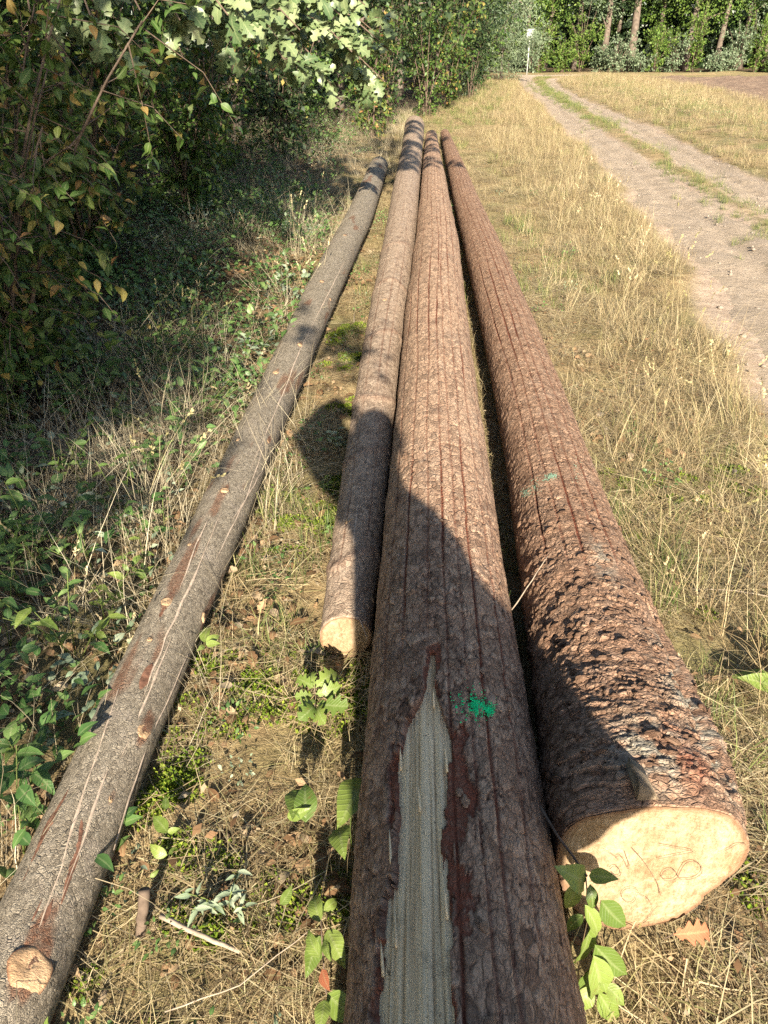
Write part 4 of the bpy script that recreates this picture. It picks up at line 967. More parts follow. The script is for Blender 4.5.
for k, (px, py, kd, sz) in enumerate([(690, 938, 'red', .075)]):
    b = gnd(px, py, .03); t = thing('oak_leaf', b, 'fallen russet oak leaf under the bright saw cut', 'leaf')
    put_leaf(t, kd, Vector((-.035, 0, .012)), (1, .1, .05), (0, -.7, 1), sz, 'leaf_blade', 1.0); stem(t, [Vector((-.035, 0, .012)), Vector((-.055, -.005, .006))], .0012, .0008, TWIG)
for k in range(34):
    while True:
        x = pr.uniform(-.62, 1.7); y = pr.uniform(.55, 3.2)
        if off_logs(np.array([x]), np.array([y]), .02)[0]: break
    o = obj('fallen_leaf', LS[['dead', 'deadoak'][k % 2]][k % 4], None, None, (x, y, gz1(x, y) + .022)); s_ = pr.uniform(.025, .05)
    o.scale = (s_, s_, s_); o.rotation_euler = (pr.normal(0, .35), pr.normal(0, .35), pr.uniform(0, 6.28))
    o['label'] = 'dry brown fallen leaf lying in the straw'; o['category'] = 'leaf'; o['group'] = 'fallen leaves in the straw'
def twig(label, pts, r0, r1, mat, group=None, n=7):
    P = [Vector(p) for p in pts]; b = P[0].copy(); Q = []
    for i in range(len(P) - 1):
        for t in np.linspace(0, 1, 5)[:-1]: Q.append(P[i].lerp(P[i + 1], t) - b + Vector(pr.normal(0, min(r0 * .35, .0012), 3)))
    Q.append(P[-1] - b); V, F = tube(Q, np.linspace(r0, r1, len(Q)), n)
    o = obj('stick', mesh_np('stick', V, F), mat, None, b); o['label'] = label; o['category'] = 'stick'
    if group: o['group'] = group
twig('short broken grey stub standing in the straw beside slender log', [gp(141, 935, .0), gp(143, 912, .04), gp(144, 890, .08)], .010, .012, TWIG, n=9)
twig('pale dead stick lying across straw near the feathery herb', [gp(160, 915, .02), gp(205, 938, .035), gp(240, 952, .02)], .006, .004, TWIG_PALE)
twig('long thin straw stalk slanting across the moss', [gp(165, 1012, .02), gp(240, 985, .05), gp(312, 928, .09)], .0016, .001, TWIG_PALE)
twig('thin pale stalk sticking out of the gap between thick logs', [gp(512, 610, .25), gp(532, 580, .33), gp(548, 556, .37)], .0018, .001, TWIG_PALE)
gl = 'thin dry twig lying on the litter or straw'
for k in range(40):
    x = pr.uniform(-2.2, 2.2); y = pr.uniform(.7, 5.5)
    if not off_logs(np.array([x]), np.array([y]), .10)[0]: continue
    a = pr.uniform(0, 6.28); L_ = pr.uniform(.08, .28); z = gz1(x, y) + .02
    p1 = Vector((x + math.cos(a) * L_, y + math.sin(a) * L_, z + .015))
    if not off_logs(np.array([p1.x]), np.array([p1.y]), .01)[0]: continue
    twig(gl, [(x, y, z), ((x + p1.x) / 2, (y + p1.y) / 2, z + .02), p1], pr.uniform(.0018, .004), .0012, [TWIG, TWIG_PALE][k % 2], 'dry twigs on the ground', 5)
STONE = simple('pale_stone', (.25, .205, .165), .9, .3, 30, .4)
def rock(seed):
    r = np.random.default_rng(seed); th = np.linspace(0, math.pi, 6); ph = np.linspace(0, 2 * math.pi, 9)[:-1]; V = []
    for a in th:
        for b in ph: V.append((math.sin(a) * math.cos(b), math.sin(a) * math.sin(b) * .8, math.cos(a) * .6))
    V = np.array(V); V *= (1 + .22 * np.sin(V[:, :1] * 4 + seed) * np.cos(V[:, 1:2] * 5 + seed) + r.normal(0, .06, (len(V), 1)))
    V[:8] = V[:8].mean(0); V[-8:] = V[-8:].mean(0)
    me = mesh_np('stone', V, grid_faces(6, 8, True), smooth=False); me.materials.append(STONE); return me
ROCKS = [rock(k) for k in range(4)]
for k, (px, py) in enumerate([(735, 468), (742, 480), (690, 222), (708, 228), (755, 244), (722, 300), (610, 157), (640, 190), (745, 330), (700, 250), (760, 300), (665, 205), (600, 410), (607, 424), (595, 395)]):
    p = gnd(px, py); o = obj('stone', ROCKS[k % 4], None, None, (p.x, p.y, gz1(p.x, p.y) + .008)); s_ = pr.uniform(.012, .028); o.scale = (s_, s_, s_); o.rotation_euler = (0, 0, pr.uniform(0, 6))
    on_t = k in (2, 3, 4, 5, 6, 7, 8, 9, 10, 11)
    o['label'] = 'small pale stone on the sandy track' if on_t else 'small pale stone in the dry grass'; o['category'] = 'stone'; o['group'] = 'stones on the track' if on_t else 'stones in the dry grass'

gv = []
for k in range(4): gv.append(bpy.data.objects.new('gravel_source', ROCKS[k]))
gk = lambda x, y, r: (road_mask(x, y) > .5) & (r.random(x.shape) < sm(.35, .6, fbm(x * 2.5, y * 1.2, 46, 3)))
gx = [field_pts(1.5, 6, 3, 14, 26, 81, gk), field_pts(3, 9, 14, 34, 7, 82, gk)]; gx, gy = np.concatenate([a for a, b in gx]), np.concatenate([b for a, b in gx]); rr_ = np.random.default_rng(83)
scatter('gravel', np.stack([gx, gy, gz(gx, gy) + .010], -1), rr_.uniform(0, 6, (len(gx), 3)), rr_.uniform(.005, .018, len(gx)), gv, 84, kind='stuff', label='small gravel and clods strewn along the sandy ruts', category='gravel')
# ------------------------------------------------------------------ shrubs and trees
def bez(a, b, c, t): return a * (1 - t) ** 2 + b * (2 * t * (1 - t)) + c * t ** 2
def shrub(label, base, h, spread, ns, ntw, nlf, size, mat, tpl, seed, name='shrub', group=None, parts=0, kind='turn', tw_len=.45, droop=.1, stem_r=.014, cat='shrub'):
    r = np.random.default_rng(seed); base = Vector(base); base.z = gz1(base.x, base.y) - .02
    t = thing(name, base, label, cat, group); P = []; D = []
    for s_ in range(ns):
        a = 6.283 * (s_ + r.random()) / ns; o_ = spread * r.uniform(.25, 1.0); top = Vector((math.cos(a) * o_, math.sin(a) * o_, h * r.uniform(.65, 1.05)))
        mid = Vector((top.x * .3, top.y * .3, top.z * .6)); z0 = Vector((r.normal(0, .05), r.normal(0, .05), 0)); path = [bez(z0, mid, top, q) for q in np.linspace(0, 1, 8)]
        geo = [tube(path, np.linspace(stem_r, stem_r * .25, 8), 5)]
        for k in range(ntw):
            q = r.uniform(.06, 1.) ** .9; p0 = bez(z0, mid, top, q); d = Vector(rand_dir(1, r, .25)[0]) + Vector((top.x, top.y, 0)) * .5; L_ = tw_len * r.uniform(.4, 1.1)
            p1 = p0 + d.normalized() * L_ * .55; p2 = p1 + (d.normalized() - Vector((0, 0, droop * 4))).normalized() * L_ * .45
            geo.append(tube([p0, p1, p2], [.004, .0028, .0012], 3, False))
            for j in range(nlf):
                u = .15 + .85 * (j + r.random()) / nlf; pp = bez(p0, p1, p2, u)
                P.append(tuple(pp)); dd = (p2 - p0).normalized() * .5 + Vector(rand_dir(1, r)[0]); D.append(tuple(dd + Vector((0, 0, -.15))))
        V, F = join(geo); obj('branch', mesh_np('branch', V, F), TWIG, t)
    P = np.array(P); D = norm(np.array(D)); n = len(P); N_ = norm(np.stack([r.normal(0, .5, n), r.normal(-.25, .5, n), np.ones(n)], -1)); S = size * r.uniform(.55, 1.2, n); rn = r.random(n)
    idx = np.arange(n)
    if parts:
        wpos = P + np.array(base); px, py = px_of(wpos); dist = np.linalg.norm(wpos - np.array([0, 0, CAM_H]), axis=1)
        vis = (px > 0) & (px < 768) & (py > 0) & (py < 1024) & (wpos[:, 1] > .5); order = np.argsort(np.where(vis, dist / S, 1e9)); sel = order[:parts]; sel = sel[vis[sel]]
        for i in sel: put_leaf(t, kind, Vector(P[i]), D[i], N_[i], float(S[i]))
        idx = np.setdiff1d(idx, sel)
    V, F, at = leaves_geo(tpl, P[idx], D[idx], N_[idx], S[idx], rn[idx])
    obj('foliage', mesh_np('foliage', V, F, at), mat, t, kind='stuff')
    return t
def tree(label, base, h, trunk_r, crown_z0, crown_r, ncl, nlf, size, mat, seed, tmat=TRUNK, tpl=SIMPLE, group=None, lean=(0, 0), clr=.22, name='tree', limbs=9, cxy=(0, 0), flat=.6, fill=False):
    r = np.random.default_rng(seed); base = Vector(base); base.z = gz1(base.x, base.y) - .05
    t = thing(name, base, label, 'tree', group)
    tp = [Vector((lean[0] * q + .05 * math.sin(q * 5 + seed), lean[1] * q + .05 * math.cos(q * 4 + seed), h * .92 * q)) for q in np.linspace(0, 1, 10)]
    rr = trunk_r * (1 - .82 * np.linspace(0, 1, 10)); rr[0] *= 1.35
    V, F = tube(tp, rr, 9); trunk = obj('trunk', mesh_np('trunk', V, F), tmat, t)
    cz = (crown_z0 + h) / 2; hz = (h - crown_z0) / 2
    u = rand_dir(ncl, r); q = r.random(ncl) ** (1 / 3 if fill else 1 / 4.2)
    Cc = np.stack([cxy[0] + lean[0] * .6 + u[:, 0] * q * crown_r, cxy[1] + lean[1] * .6 + u[:, 1] * q * crown_r, cz + u[:, 2] * q * hz], -1)
    for k in range(limbs):
        c_ = Vector(Cc[k]); z = max(crown_z0 * .7, min(c_.z * .75, h * .8)); qq = z / (h * .92); p0 = Vector((lean[0] * qq, lean[1] * qq, z)); mid = (p0 + c_) / 2 + Vector((0, 0, .12 * (c_ - p0).length))
        V, F = tube([bez(p0, mid, c_, x) for x in np.linspace(0, 1, 6)], np.linspace(trunk_r * .38, trunk_r * .07, 6), 5); obj('limb', mesh_np('limb', V, F), tmat, t)
    rad_ = clr * crown_r * r.uniform(.6, 1.3, ncl)
    P = (Cc[:, None] + r.normal(size=(ncl, nlf, 3)) * rad_[:, None, None] * np.array([.6, .6, .45])).reshape(-1, 3); n = len(P)
    D = rand_dir(n, r, -.2, .8); N_ = norm(np.stack([r.normal(0, .6, n), r.normal(-.3, .5, n), np.full(n, .9)], -1))
    rn = np.clip(np.repeat(r.random(ncl), nlf) * .5 + r.random(n) * .5, 0, 1)
    V, F, at = leaves_geo(tpl, P, D, N_, size * r.uniform(.55, 1.2, n), rn)
    obj('crown', mesh_np('crown', V, F, at), mat, t, kind='stuff')
    return t
# shrub with yellowing leaves close by on the left
shrub('near shrub with yellowing and brown leaves at the wood edge', (-1.85, 3.6, 0), 1.9, 1.15, 16, 24, 14, .066, LEAF_TURN, OVATE, 301, parts=290, kind='turn', tw_len=.5, droop=.2)
shrub('bushy green shrub beside the yellowing one', (-2.5, 4.3, 0), 2.1, 1.1, 10, 18, 15, .062, LEAF_DARK, OVATE, 302, parts=60, kind='dark')
sg = 'dense dark green understory shrub at the foot of the wood'
for k, (x, y, h, s_) in enumerate([(-3.4, 5.6, 2.2, 1.2), (-2.4, 6.4, 1.9, 1.0), (-3.2, 8.2, 2.3, 1.2), (-2.1, 8.8, 1.8, .9), (-2.3, 11.2, 2.2, 1.1), (-1.6, 13.0, 1.8, .9), (-1.9, 15, 2.4, 1.2), (-1.1, 17.0, 2.1, 1.0), (-.9, 19.6, 2.6, 1.2), (.1, 22, 2.3, 1.1), (.9, 25, 2.6, 1.3), (1.9, 29, 2.8, 1.4), (2.8, 34, 2.8, 1.4), (-4.4, 7.2, 2.6, 1.4), (-3.9, 10.5, 2.6, 1.4), (-3.6, 13.5, 2.8, 1.5), (-2.8, 17.5, 2.8, 1.6), (-4.0, 4.4, 2.4, 1.2), (-1.5, 23, 3, 1.6), (.2, 28, 3, 1.6), (3.8, 39.5, 2.6, 1.2), (-2.9, 3.4, 1.6, .9), (-3.0, 2.2, 1.5, .9)]):
    far = y > 12; x += .95 * float(sm(13, 18, y) * (1 - .75 * sm(30, 40, y))); h += .35 * float(sm(13, 20, y))
    shrub(sg if k % 3 != 1 else 'understory shrub with some yellow leaves at the foot of the wood', (x, y, 0), h, s_, 8 if far else 11, 16 if far else 22, 15, (.095 if far else .08) * (1.3 if y > 22 else 1), [LEAF_DARK, LEAF_TURN, LEAF_SHADED][k % 3], SIMPLE, 320 + k, group='understory shrubs at the wood edge', tw_len=.6 if far else .5)
# woodland trees on the left, the first two reaching over the logs
wg = 'leafy broad-leaved tree standing in the wood behind the shrubs'
for k, (x, y, h, cr) in enumerate([(-5.2, 7.5, 7.5, 2.6), (-4.4, 12.0, 8, 2.7), (-3.2, 16.0, 8, 2.6), (-1.9, 20.5, 8.5, 2.8), (-.4, 25.5, 8.5, 2.8), (1.2, 31.5, 8.5, 2.8), (2.4, 38.5, 8.5, 2.7), (-6.5, 4.5, 7.5, 2.6), (-7.5, 10.5, 9, 3), (-6.5, 18, 9, 3.2), (-5, 27, 9, 3.4), (-3.0, 38, 10, 3.6), (3.2, 47, 9, 2.6), (-8.5, 15, 9, 3), (-9, 24, 10, 4)]):
    x += .8 * float(sm(13, 19, y) * (1 - .8 * sm(30, 40, y)))
    tree(wg, (x, y, 0), h, .13, .5, cr, 95, 70, .12 if y < 14 else .17, LEAF_DARK if y < 14 else LEAF_SHADED, 400 + k, group='trees of the wood on the left', fill=True, clr=.26)
# oak whose lit branch reaches over the logs
oak = tree('oak with a sunlit branch reaching out over the logs', (-3.0, 8.2, 0), 7.0, .16, 2.4, 2.3, 90, 60, .11, LEAF_OAK, 450, name='oak_tree', fill=True, clr=.25, cxy=(-.4, .3))
ob = Vector(oak.location); orr = np.random.default_rng(77)
tips = [((385, 82), 6.6), ((352, 52), 6.2), ((325, 70), 6.4), ((300, 30), 5.6), ((262, 22), 5.0), ((372, 30), 6.8), ((340, 15), 6.2), ((228, 15), 4.4), ((180, 20), 4.2), ((140, 10), 4.0), ((285, 60), 5.9), ((395, 55), 7.4), ((365, 5), 6.6), ((310, 0), 5.8), ((90, 15), 3.9), ((30, 12), 3.8), ((245, -15), 5.2), ((200, -10), 4.6)]
start = Vector((-2.6, 7.9, 2.9)); leafspots = []
for k, ((px, py), Yd) in enumerate(tips):
    e_ = atY(px, py, Yd); mid = (start + e_) / 2 + Vector((-.15, -.2, .45)); geo = [tube([bez(start, mid, e_, q) - ob for q in np.linspace(0, 1, 9)], np.linspace(.022, .004, 9), 5)]
    for j in range(10):
        q = orr.uniform(.5, 1); p0 = bez(start, mid, e_, q); p1 = p0 + Vector(rand_dir(1, orr, -.1)[0]) * orr.uniform(.12, .35)
        geo.append(tube([p0 - ob, (p0 + p1) / 2 - ob + Vector((0, 0, .02)), p1 - ob], [.004, .003, .0015], 3, False))
        for i in range(14): leafspots.append((p0.lerp(p1, orr.uniform(.1, 1.05)), p1 - p0))
    V, F = join(geo); obj('branch', mesh_np('branch', V, F), TWIG, oak)
over = []
for k, e_ in enumerate([(-.55, 2.6, 3.3), (-.2, 3.4, 3.4), (.15, 3.0, 3.5), (.45, 4.2, 3.5), (.0, 4.4, 3.6), (.75, 5.0, 3.8), (.35, 5.6, 3.9), (.8, 6.2, 3.9), (.15, 6.4, 3.7), (.5, 7.2, 4.0), (-.5, 5.4, 3.2), (-.6, 4.0, 3.0), (-.9, 3.2, 2.9), (-1.0, 2.0, 2.9), (-.75, 1.2, 2.8), (-1.2, 1.5, 3.0), (-1.4, 2.6, 3.3), (-1.3, 3.6, 3.5), (-1.2, 4.4, 3.6), (-1.9, 1.6, 3.2), (-2.0, 3.2, 3.4), (-.95, 2.4, 3.2), (.75, 2.4, 3.5), (1.2, 3.4, 3.6), (.9, 4.8, 3.8), (1.25, 6.2, 4.0), (.6, 6.6, 3.9), (.95, 3.2, 3.6), (1.15, 4.4, 3.7), (1.3, 5.4, 3.9), (1.0, 6.8, 4.1), (.7, 3.4, 3.5), (1.3, 7.0, 4.2)]):
    e_ = Vector(e_); mid = (start + e_) / 2 + Vector((0, 0, .8)); geo = [tube([bez(start, mid, e_, q) - ob for q in np.linspace(0, 1, 9)], np.linspace(.026, .005, 9), 5)]
    for j in range(6):
        q = orr.uniform(.8, 1); p0 = bez(start, mid, e_, q); p1 = p0 + Vector(rand_dir(1, orr, 0)[0]) * orr.uniform(.1, .3)
        for i in range(12): leafspots.append((p0.lerp(p1, orr.uniform(.1, 1.05)), p1 - p0))
    V, F = join(geo); obj('branch', mesh_np('branch', V, F), TWIG, oak)
lp = np.array([tuple(p) for p, d in leafspots]); n = len(lp)
D = norm(norm(np.array([tuple(d) for p, d in leafspots])) * .6 + rand_dir(n, orr, -.25)); N_ = norm(np.stack([orr.normal(0, .45, n), orr.normal(-.6, .45, n), np.ones(n) * .8], -1)); S = .135 * orr.uniform(.6, 1.2, n)
px, py = px_of(lp); vis = (px > 0) & (px < 768) & (py > 0); order = np.argsort(np.where(vis, np.linalg.norm(lp, axis=1) / S, 1e9)); sel = [i for i in order[:290] if vis[i]]
for i in sel: put_leaf(oak, 'oak', Vector(lp[i]) - ob, D[i], N_[i], float(S[i]))
idx = np.setdiff1d(np.arange(n), sel); V, F, at = leaves_geo(OAK_LO, lp[idx] - np.array(ob), D[idx], N_[idx], S[idx], orr.random(len(idx)))
obj('foliage', mesh_np('foliage', V, F, at), LEAF_OAK, oak, kind='stuff')
# trees beside and behind the viewpoint whose crowns shade the left side
bg_ = 'wood-edge tree standing behind the viewpoint and shading the ground'
for k, (x, y, h, z0, cr) in enumerate([(-2.45, -5.0, 6.2, 2.2, 1.8), (-1.95, -3.0, 4.3, 1.4, 1.2), (-3.4, -2.2, 4.8, 1.6, 1.5), (-3.3, -8.6, 11.5, 4.6, 2.1), (-5.4, -8.5, 12, 5, 2.6), (-5.0, -3.5, 7.5, 2.4, 2.3), (-7.6, -6, 9.5, 1.5, 2.8), (-4.2, -13, 15, 7, 2.8), (-6.8, -13, 13, 3, 3.0), (-9.5, -10, 12, 2, 3.2), (-7.5, -1, 8, 2.5, 2.6), (-10, -16, 15, 3, 3.5), (-5.5, -19, 16, 6, 3)]):
    tree(bg_, (x, y, 0), h, .13 if cr > 1.6 else .07, z0, cr, {0: 170, 1: 46, 2: 70}.get(k, 110), 62, .17 if cr > 1.6 else .13, LEAF_DARK, 470 + k, group='wood-edge trees behind the viewpoint', fill=True, clr=.25)
# unseen leafy branch added above the person to cast a shadow blob ahead
bt = [o for o in bpy.data.objects if o.name.startswith('tree') and o.get('label') == bg_][0]; bb = Vector(bt.location); p0 = Vector((-2.5, -5, 3.2)); e_ = Vector((-.08, -1.15, 2.52)); mid = (p0 + e_) / 2 + Vector((0, 0, .7))
V, F = tube([bez(p0, mid, e_, q) - bb for q in np.linspace(0, 1, 10)], np.linspace(.03, .004, 10), 5); obj('branch', mesh_np('branch', V, F), TWIG, bt)
r = np.random.default_rng(9); n = 120; P = np.array(e_ - bb) + r.normal(size=(n, 3)) * np.array([.10, .12, .11]); V, F, at = leaves_geo(OVATE, P, rand_dir(n, r, -.2), norm(np.stack([r.normal(0, .5, n), r.normal(-.5, .4, n), np.ones(n)], -1)), .085 * r.uniform(.6, 1.2, n), r.random(n))
obj('foliage', mesh_np('foliage', V, F, at), LEAF_DARK, bt, kind='stuff')
# willow bush at the bend
tree('rounded silvery willow bush at the bend of the track', (5.8, 43.5, 0), 4.3, .07, .0, 1.7, 130, 75, .15, LEAF_WILLOW, 500, tpl=LANCE, name='willow_bush', fill=True, clr=.22, limbs=14)
# far wood beyond the bend: trunks, crowns, undergrowth
fg = 'tall tree with a pale trunk at the edge of the far wood'
fr = np.random.default_rng(88)
for k, (px, base_y, rr, ln) in enumerate([(526, 60, .14, 0), (546, 62, .12, .2), (603, 60, .24, 0), (630, 60, .30, 0), (684, 61, .26, .9), (716, 60, .2, .7), (765, 59, .2, .3), (575, 66, .2, 0), (655, 66, .2, 0), (740, 66, .2, 0), (800, 62, .22, 0), (700, 70, .2, -.3), (510, 66, .2, 0), (615, 70, .2, 0), (840, 66, .25, 0), (780, 70, .25, 0)]):
    p = atY(px, 60, base_y); tree(fg if k > 6 else {0: 'slim upright tree behind the small white sign', 1: 'slim upright tree next to the one behind the sign', 2: 'straight pale tree beside the thickest trunk of the far wood', 3: 'thickest pale trunk of the far wood', 4: 'strongly leaning pale tree of the far wood', 5: 'thin leaning tree next to the strongly leaning one', 6: 'slightly leaning pale tree at the far ploughed field'}[k], (p.x, p.y, 0), 12, rr, 1.0 if k > 6 else [1.2, 1.2, 2.6, 2.6, 2.2, 1.4, 2.6][k], 2.4, 85, 66, .19, [LEAF_LIME, LEAF_DARK, LEAF_WILLOW, LEAF_SHADED][k % 4], 520 + k, TRUNK_PALE, group='pale-trunked trees of the far wood', lean=(ln, 0), fill=True, clr=.24, limbs=6)
ug = 'leafy sunlit bush at the foot of the far wood'
for k in range(20):
    x = 6.5 + k * 1.25 + fr.normal(0, .3); y = 58 + fr.uniform(-.8, 1.2)
    shrub(ug, (x, y, 0), fr.choice([1.0, 1.4, 2.0, 2.8, 3.8]), fr.uniform(.7, 1.5), 9, 18, 16, .14, [LEAF_LIME, LEAF_WILLOW, LEAF_DARK, LEAF_LIME][int(fr.integers(0, 4))], SIMPLE, 560 + k, group='bushes along the far wood', tw_len=.8, stem_r=.03)
# wood that closes the view behind
def mass(name, x0, x1, y0, y1, n, size, seed, label):
    r = np.random.default_rng(seed); P = np.stack([r.uniform(x0, x1, n), r.uniform(y0, y1, n), 11 * r.random(n) ** 1.1], -1)
    k = P[:, 0] < (wood_edge(P[:, 1]) - 3 if x1 < 8 else 999); P = P[k]; n = len(P)
    V, F, at = leaves_geo(SIMPLE, P, rand_dir(n, r, -.2), norm(np.stack([r.normal(0, .6, n), r.normal(-.5, .4, n), np.full(n, .7)], -1)), size * r.uniform(.5, 1.2, n), r.random(n) * .6)
    obj(name, mesh_np(name, V, F, at), LEAF_SHADED, None, kind='stuff', label=label, category='wood')
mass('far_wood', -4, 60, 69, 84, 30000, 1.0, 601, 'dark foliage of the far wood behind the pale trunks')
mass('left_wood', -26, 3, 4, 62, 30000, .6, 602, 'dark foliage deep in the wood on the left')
# white notice on a post at the bend
p = atY(527, 71, 53); t = thing('sign_post', (p.x, p.y, 0), 'small white sign on a slim post at the bend', 'sign')
WHITE = simple('white_paint', (.55, .55, .54), .5, .05); 
V, F = tube([Vector((0, 0, -.1)), Vector((0, 0, 1.1)), Vector((0, 0, 2.3))], .035, 8); obj('post', mesh_np('post', V, F), simple('grey_post', (.42, .42, .40), .5, .1), t)
hw, hh, dd = .20, .27, .02
V = np.array([(sx * hw, sy * dd, 2.05 + sz * hh) for sx, sy, sz in [(-1, -1, -1), (1, -1, -1), (1, -1, 1), (-1, -1, 1), (-1, 1, -1), (1, 1, -1), (1, 1, 1), (-1, 1, 1)]]); V[:, 1] -= .06
obj('plate', mesh_np('plate', V, np.array([[0, 1, 2, 3], [7, 6, 5, 4], [0, 4, 5, 1], [1, 5, 6, 2], [2, 6, 7, 3], [3, 7, 4, 0]]), smooth=False), WHITE, t)

# ------------------------------------------------------------------ the person whose shadow falls over the logs
PX, PY = .05, -.42
person = thing('person', (PX, PY, 0), 'standing person in dark coat holding up a phone, casting the shadow on the logs', 'person')
def skin(name, verts, edges, radii, mat, parent, sub=2):
    me = bpy.data.meshes.new(name); me.from_pydata([tuple(v) for v in verts], edges, []); me.materials.append(mat)
    o = obj(name, me, None, parent); mo = o.modifiers.new('skin', 'SKIN'); mo.use_smooth_shade = True
    for k, rr in enumerate(radii):
        me.skin_vertices[0].data[k].radius = rr if isinstance(rr, tuple) else (rr, rr)
    me.skin_vertices[0].data[0].use_root = True
    s_ = o.modifiers.new('sub', 'SUBSURF'); s_.levels = sub; s_.render_levels = sub
    return o
B = {'pel': (.12, 0, .92), 'spine': (.11, .0, 1.12), 'chest': (.08, .01, 1.29), 'neck': (.02, .01, 1.46), 'head0': (0, .05, 1.58), 'head1': (-.01, .05, 1.69),
     'shL': (-.06, 0, 1.40), 'elL': (-.27, .13, 1.62), 'wrL': (-.18, .30, 1.67), 'haL': (-.13, .385, 1.58),
     'shR': (.15, 0, 1.29), 'elR': (.41, -.03, 1.0), 'wrR': (.27, .08, .83), 'haR': (.24, .11, .79),
     'hiL': (.03, 0, .86), 'knL': (.02, .03, .48), 'anL': (.01, -.01, .09), 'toL': (-.01, .15, .045),
     'hiR': (.21, 0, .86), 'knR': (.23, .03, .48), 'anR': (.24, -.01, .09), 'toR': (.27, .15, .045)}
R_ = {'pel': .14, 'spine': (.15, .11), 'chest': (.16, .12), 'neck': .055, 'head0': .085, 'head1': .085, 'shL': .075, 'elL': .05, 'wrL': .033, 'haL': .03, 'shR': .075, 'elR': .05, 'wrR': .033, 'haR': .03,
      'hiL': .095, 'knL': .062, 'anL': .045, 'toL': .035, 'hiR': .095, 'knR': .062, 'anR': .045, 'toR': .035}
ks = list(B); ED = [('pel', 'spine'), ('spine', 'chest'), ('chest', 'neck'), ('neck', 'head0'), ('head0', 'head1'), ('chest', 'shL'), ('shL', 'elL'), ('elL', 'wrL'), ('wrL', 'haL'), ('chest', 'shR'), ('shR', 'elR'), ('elR', 'wrR'), ('wrR', 'haR'), ('pel', 'hiL'), ('hiL', 'knL'), ('knL', 'anL'), ('anL', 'toL'), ('pel', 'hiR'), ('hiR', 'knR'), ('knR', 'anR'), ('anR', 'toR')]
# fingers grow out of the hand vertices and close on the phone
FING = []
for hnd, sx in (('haL', 1), ('haR', -1)):
    hx, hy, hz = B[hnd]
    for f_ in range(5):
        n1, n2 = f'{hnd}f{f_}a', f'{hnd}f{f_}b'
        dz = (-.03 + .018 * f_); ln = [.045, .06, .065, .06, .048][f_]
        B[n1] = (hx + sx * .022, hy + (.03 if f_ < 4 else -.01), hz + dz); B[n2] = (hx + sx * (.022 + ln * .55), hy + (.038 if f_ < 4 else -.012), hz + dz + .004 * f_)
        R_[n1] = .0095; R_[n2] = .0075; ED += [(hnd, n1), (n1, n2)]
ks = list(B)
SKIN_M = simple('skin', (.50, .32, .24), .6, .08, 30); COAT = simple('dark_coat_cloth', (.035, .04, .055), .9, .3, 60); HAIR = simple('brown_hair', (.05, .033, .022), .6, .3, 90)
skin('body', [B[k] for k in ks], [(ks.index(a), ks.index(b)) for a, b in ED], [R_[k] for k in ks], SKIN_M, person)
# face and hair
def lump(name, c, s, mat, parent, seed=0):
    th = np.linspace(0, math.pi, 10); ph = np.linspace(0, 2 * math.pi, 17)[:-1]
    V = np.array([(c[0] + s[0] * math.sin(a) * math.cos(b), c[1] + s[1] * math.sin(a) * math.sin(b), c[2] + s[2] * math.cos(a)) for a in th for b in ph])
    return obj(name, mesh_np(name, V, grid_faces(10, 16, True)), mat, parent)
lump('hair', (0, .015, 1.655), (.10, .105, .115), HAIR, person)
lump('nose', (0, .155, 1.605), (.014, .022, .022), SKIN_M, person); EYE = simple('eye', (.05, .04, .035), .2, .1)
for sx in (-1, 1):
    lump('eye', (sx * .032, .128, 1.63), (.014, .012, .009), EYE, person); lump('ear', (sx * .088, .05, 1.615), (.014, .026, .034), SKIN_M, person)
lump('mouth', (0, .135, 1.565), (.024, .010, .007), simple('lips', (.38, .16, .14), .5, .1), person)
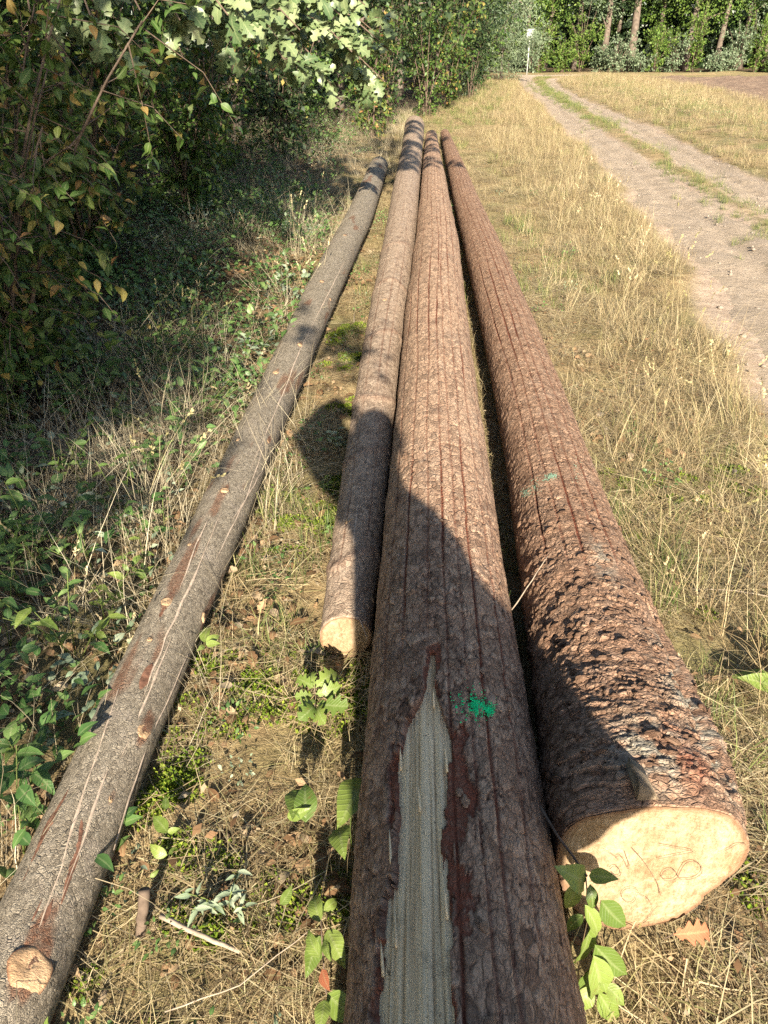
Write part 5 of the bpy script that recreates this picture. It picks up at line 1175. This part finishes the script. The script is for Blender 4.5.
# coat: torso shell and sleeves
def coat():
    lev = [(1.47, .085, .08, .025), (1.42, .13, .11, .045), (1.34, .16, .135, .07), (1.2, .185, .14, .10), (1.02, .205, .145, .12), (.88, .205, .15, .12), (.74, .205, .15, .12), (.70, .205, .15, .12)]
    V = []; N = 28
    for z, a, b, sh in lev:
        for i in range(N):
            an = 2 * math.pi * i / N; x = math.cos(an); k = 1 + .05 * math.sin(an * 7 + z * 3) * (1.4 - z)
            V.append((a * x * k + sh, b * math.sin(an) * k, z - (.03 * math.cos(an * 3) if z < .7 else 0)))
    return np.array(V), grid_faces(len(lev), N, True)[:, ::-1]
V, F = coat(); c_ = obj('coat', mesh_np('coat', V, F), COAT, person); sd = c_.modifiers.new('thick', 'SOLIDIFY'); sd.thickness = .008
for s_ in ('L', 'R'):
    P = [Vector(B['sh' + s_]), Vector(B['sh' + s_]).lerp(Vector(B['el' + s_]), .5), Vector(B['el' + s_]), Vector(B['el' + s_]).lerp(Vector(B['wr' + s_]), .5), Vector(B['wr' + s_])]
    V, F = tube(P, [.10, .13, .12, .085, .055] if s_ == 'L' else [.07, .07, .068, .06, .052], 12, False); obj('sleeve', mesh_np('sleeve', V, F), COAT, person)
    P = [Vector(B['hi' + s_]) + Vector((0, 0, .05)), Vector(B['kn' + s_]), Vector(B['an' + s_]) + Vector((0, 0, .02))]
    V, F = tube(P, [.118, .085, .075], 12, False); obj('trouser_leg', mesh_np('trouser_leg', V, F), simple('blue_denim', (.04, .055, .10), .9, .25, 80), person)
    a = Vector(B['an' + s_]); lump('shoe', (a.x + (.012 if s_ == 'R' else -.012), a.y + .07, .045), (.052, .145, .048), simple('brown_shoe', (.08, .05, .03), .6, .2), person)
# the phone, its lens just behind the viewpoint
ph = thing('phone', (.0, -.03, 1.53), 'flat dark phone held upright in one hand', 'phone')
def box8(cx, cy, cz, sx, sy, sz):
    return np.array([(cx + a * sx, cy + b * sy, cz + c * sz) for a, b, c in [(-1, -1, -1), (1, -1, -1), (1, -1, 1), (-1, -1, 1), (-1, 1, -1), (1, 1, -1), (1, 1, 1), (-1, 1, 1)]])
FB = np.array([[0, 1, 2, 3], [7, 6, 5, 4], [0, 4, 5, 1], [1, 5, 6, 2], [2, 6, 7, 3], [3, 7, 4, 0]])
tilt = Euler((-PITCH, 0, 0)).to_matrix()
def rot(V): return np.array([tuple(tilt @ Vector(v)) for v in V])
bd = obj('case', mesh_np('case', rot(box8(.02, .0, -.03, .037, .004, .074)), FB, smooth=False), simple('phone_case', (.02, .02, .022), .4, .1), ph); bv = bd.modifiers.new('bev', 'BEVEL'); bv.width = .003; bv.segments = 2
obj('screen', mesh_np('screen', rot(box8(.02, -.0046, -.03, .034, .0004, .070)), FB, smooth=False), simple('phone_glass', (.01, .01, .012), .1, .05), ph)
lens = obj('lens', mesh_np('lens', rot(tube([Vector((0, .004, .02)), Vector((0, .0065, .02))], .008, 16)[0]), tube([Vector((0, .004, .02)), Vector((0, .0065, .02))], .008, 16)[1]), simple('lens_glass', (.015, .015, .02), .1, .05), ph)
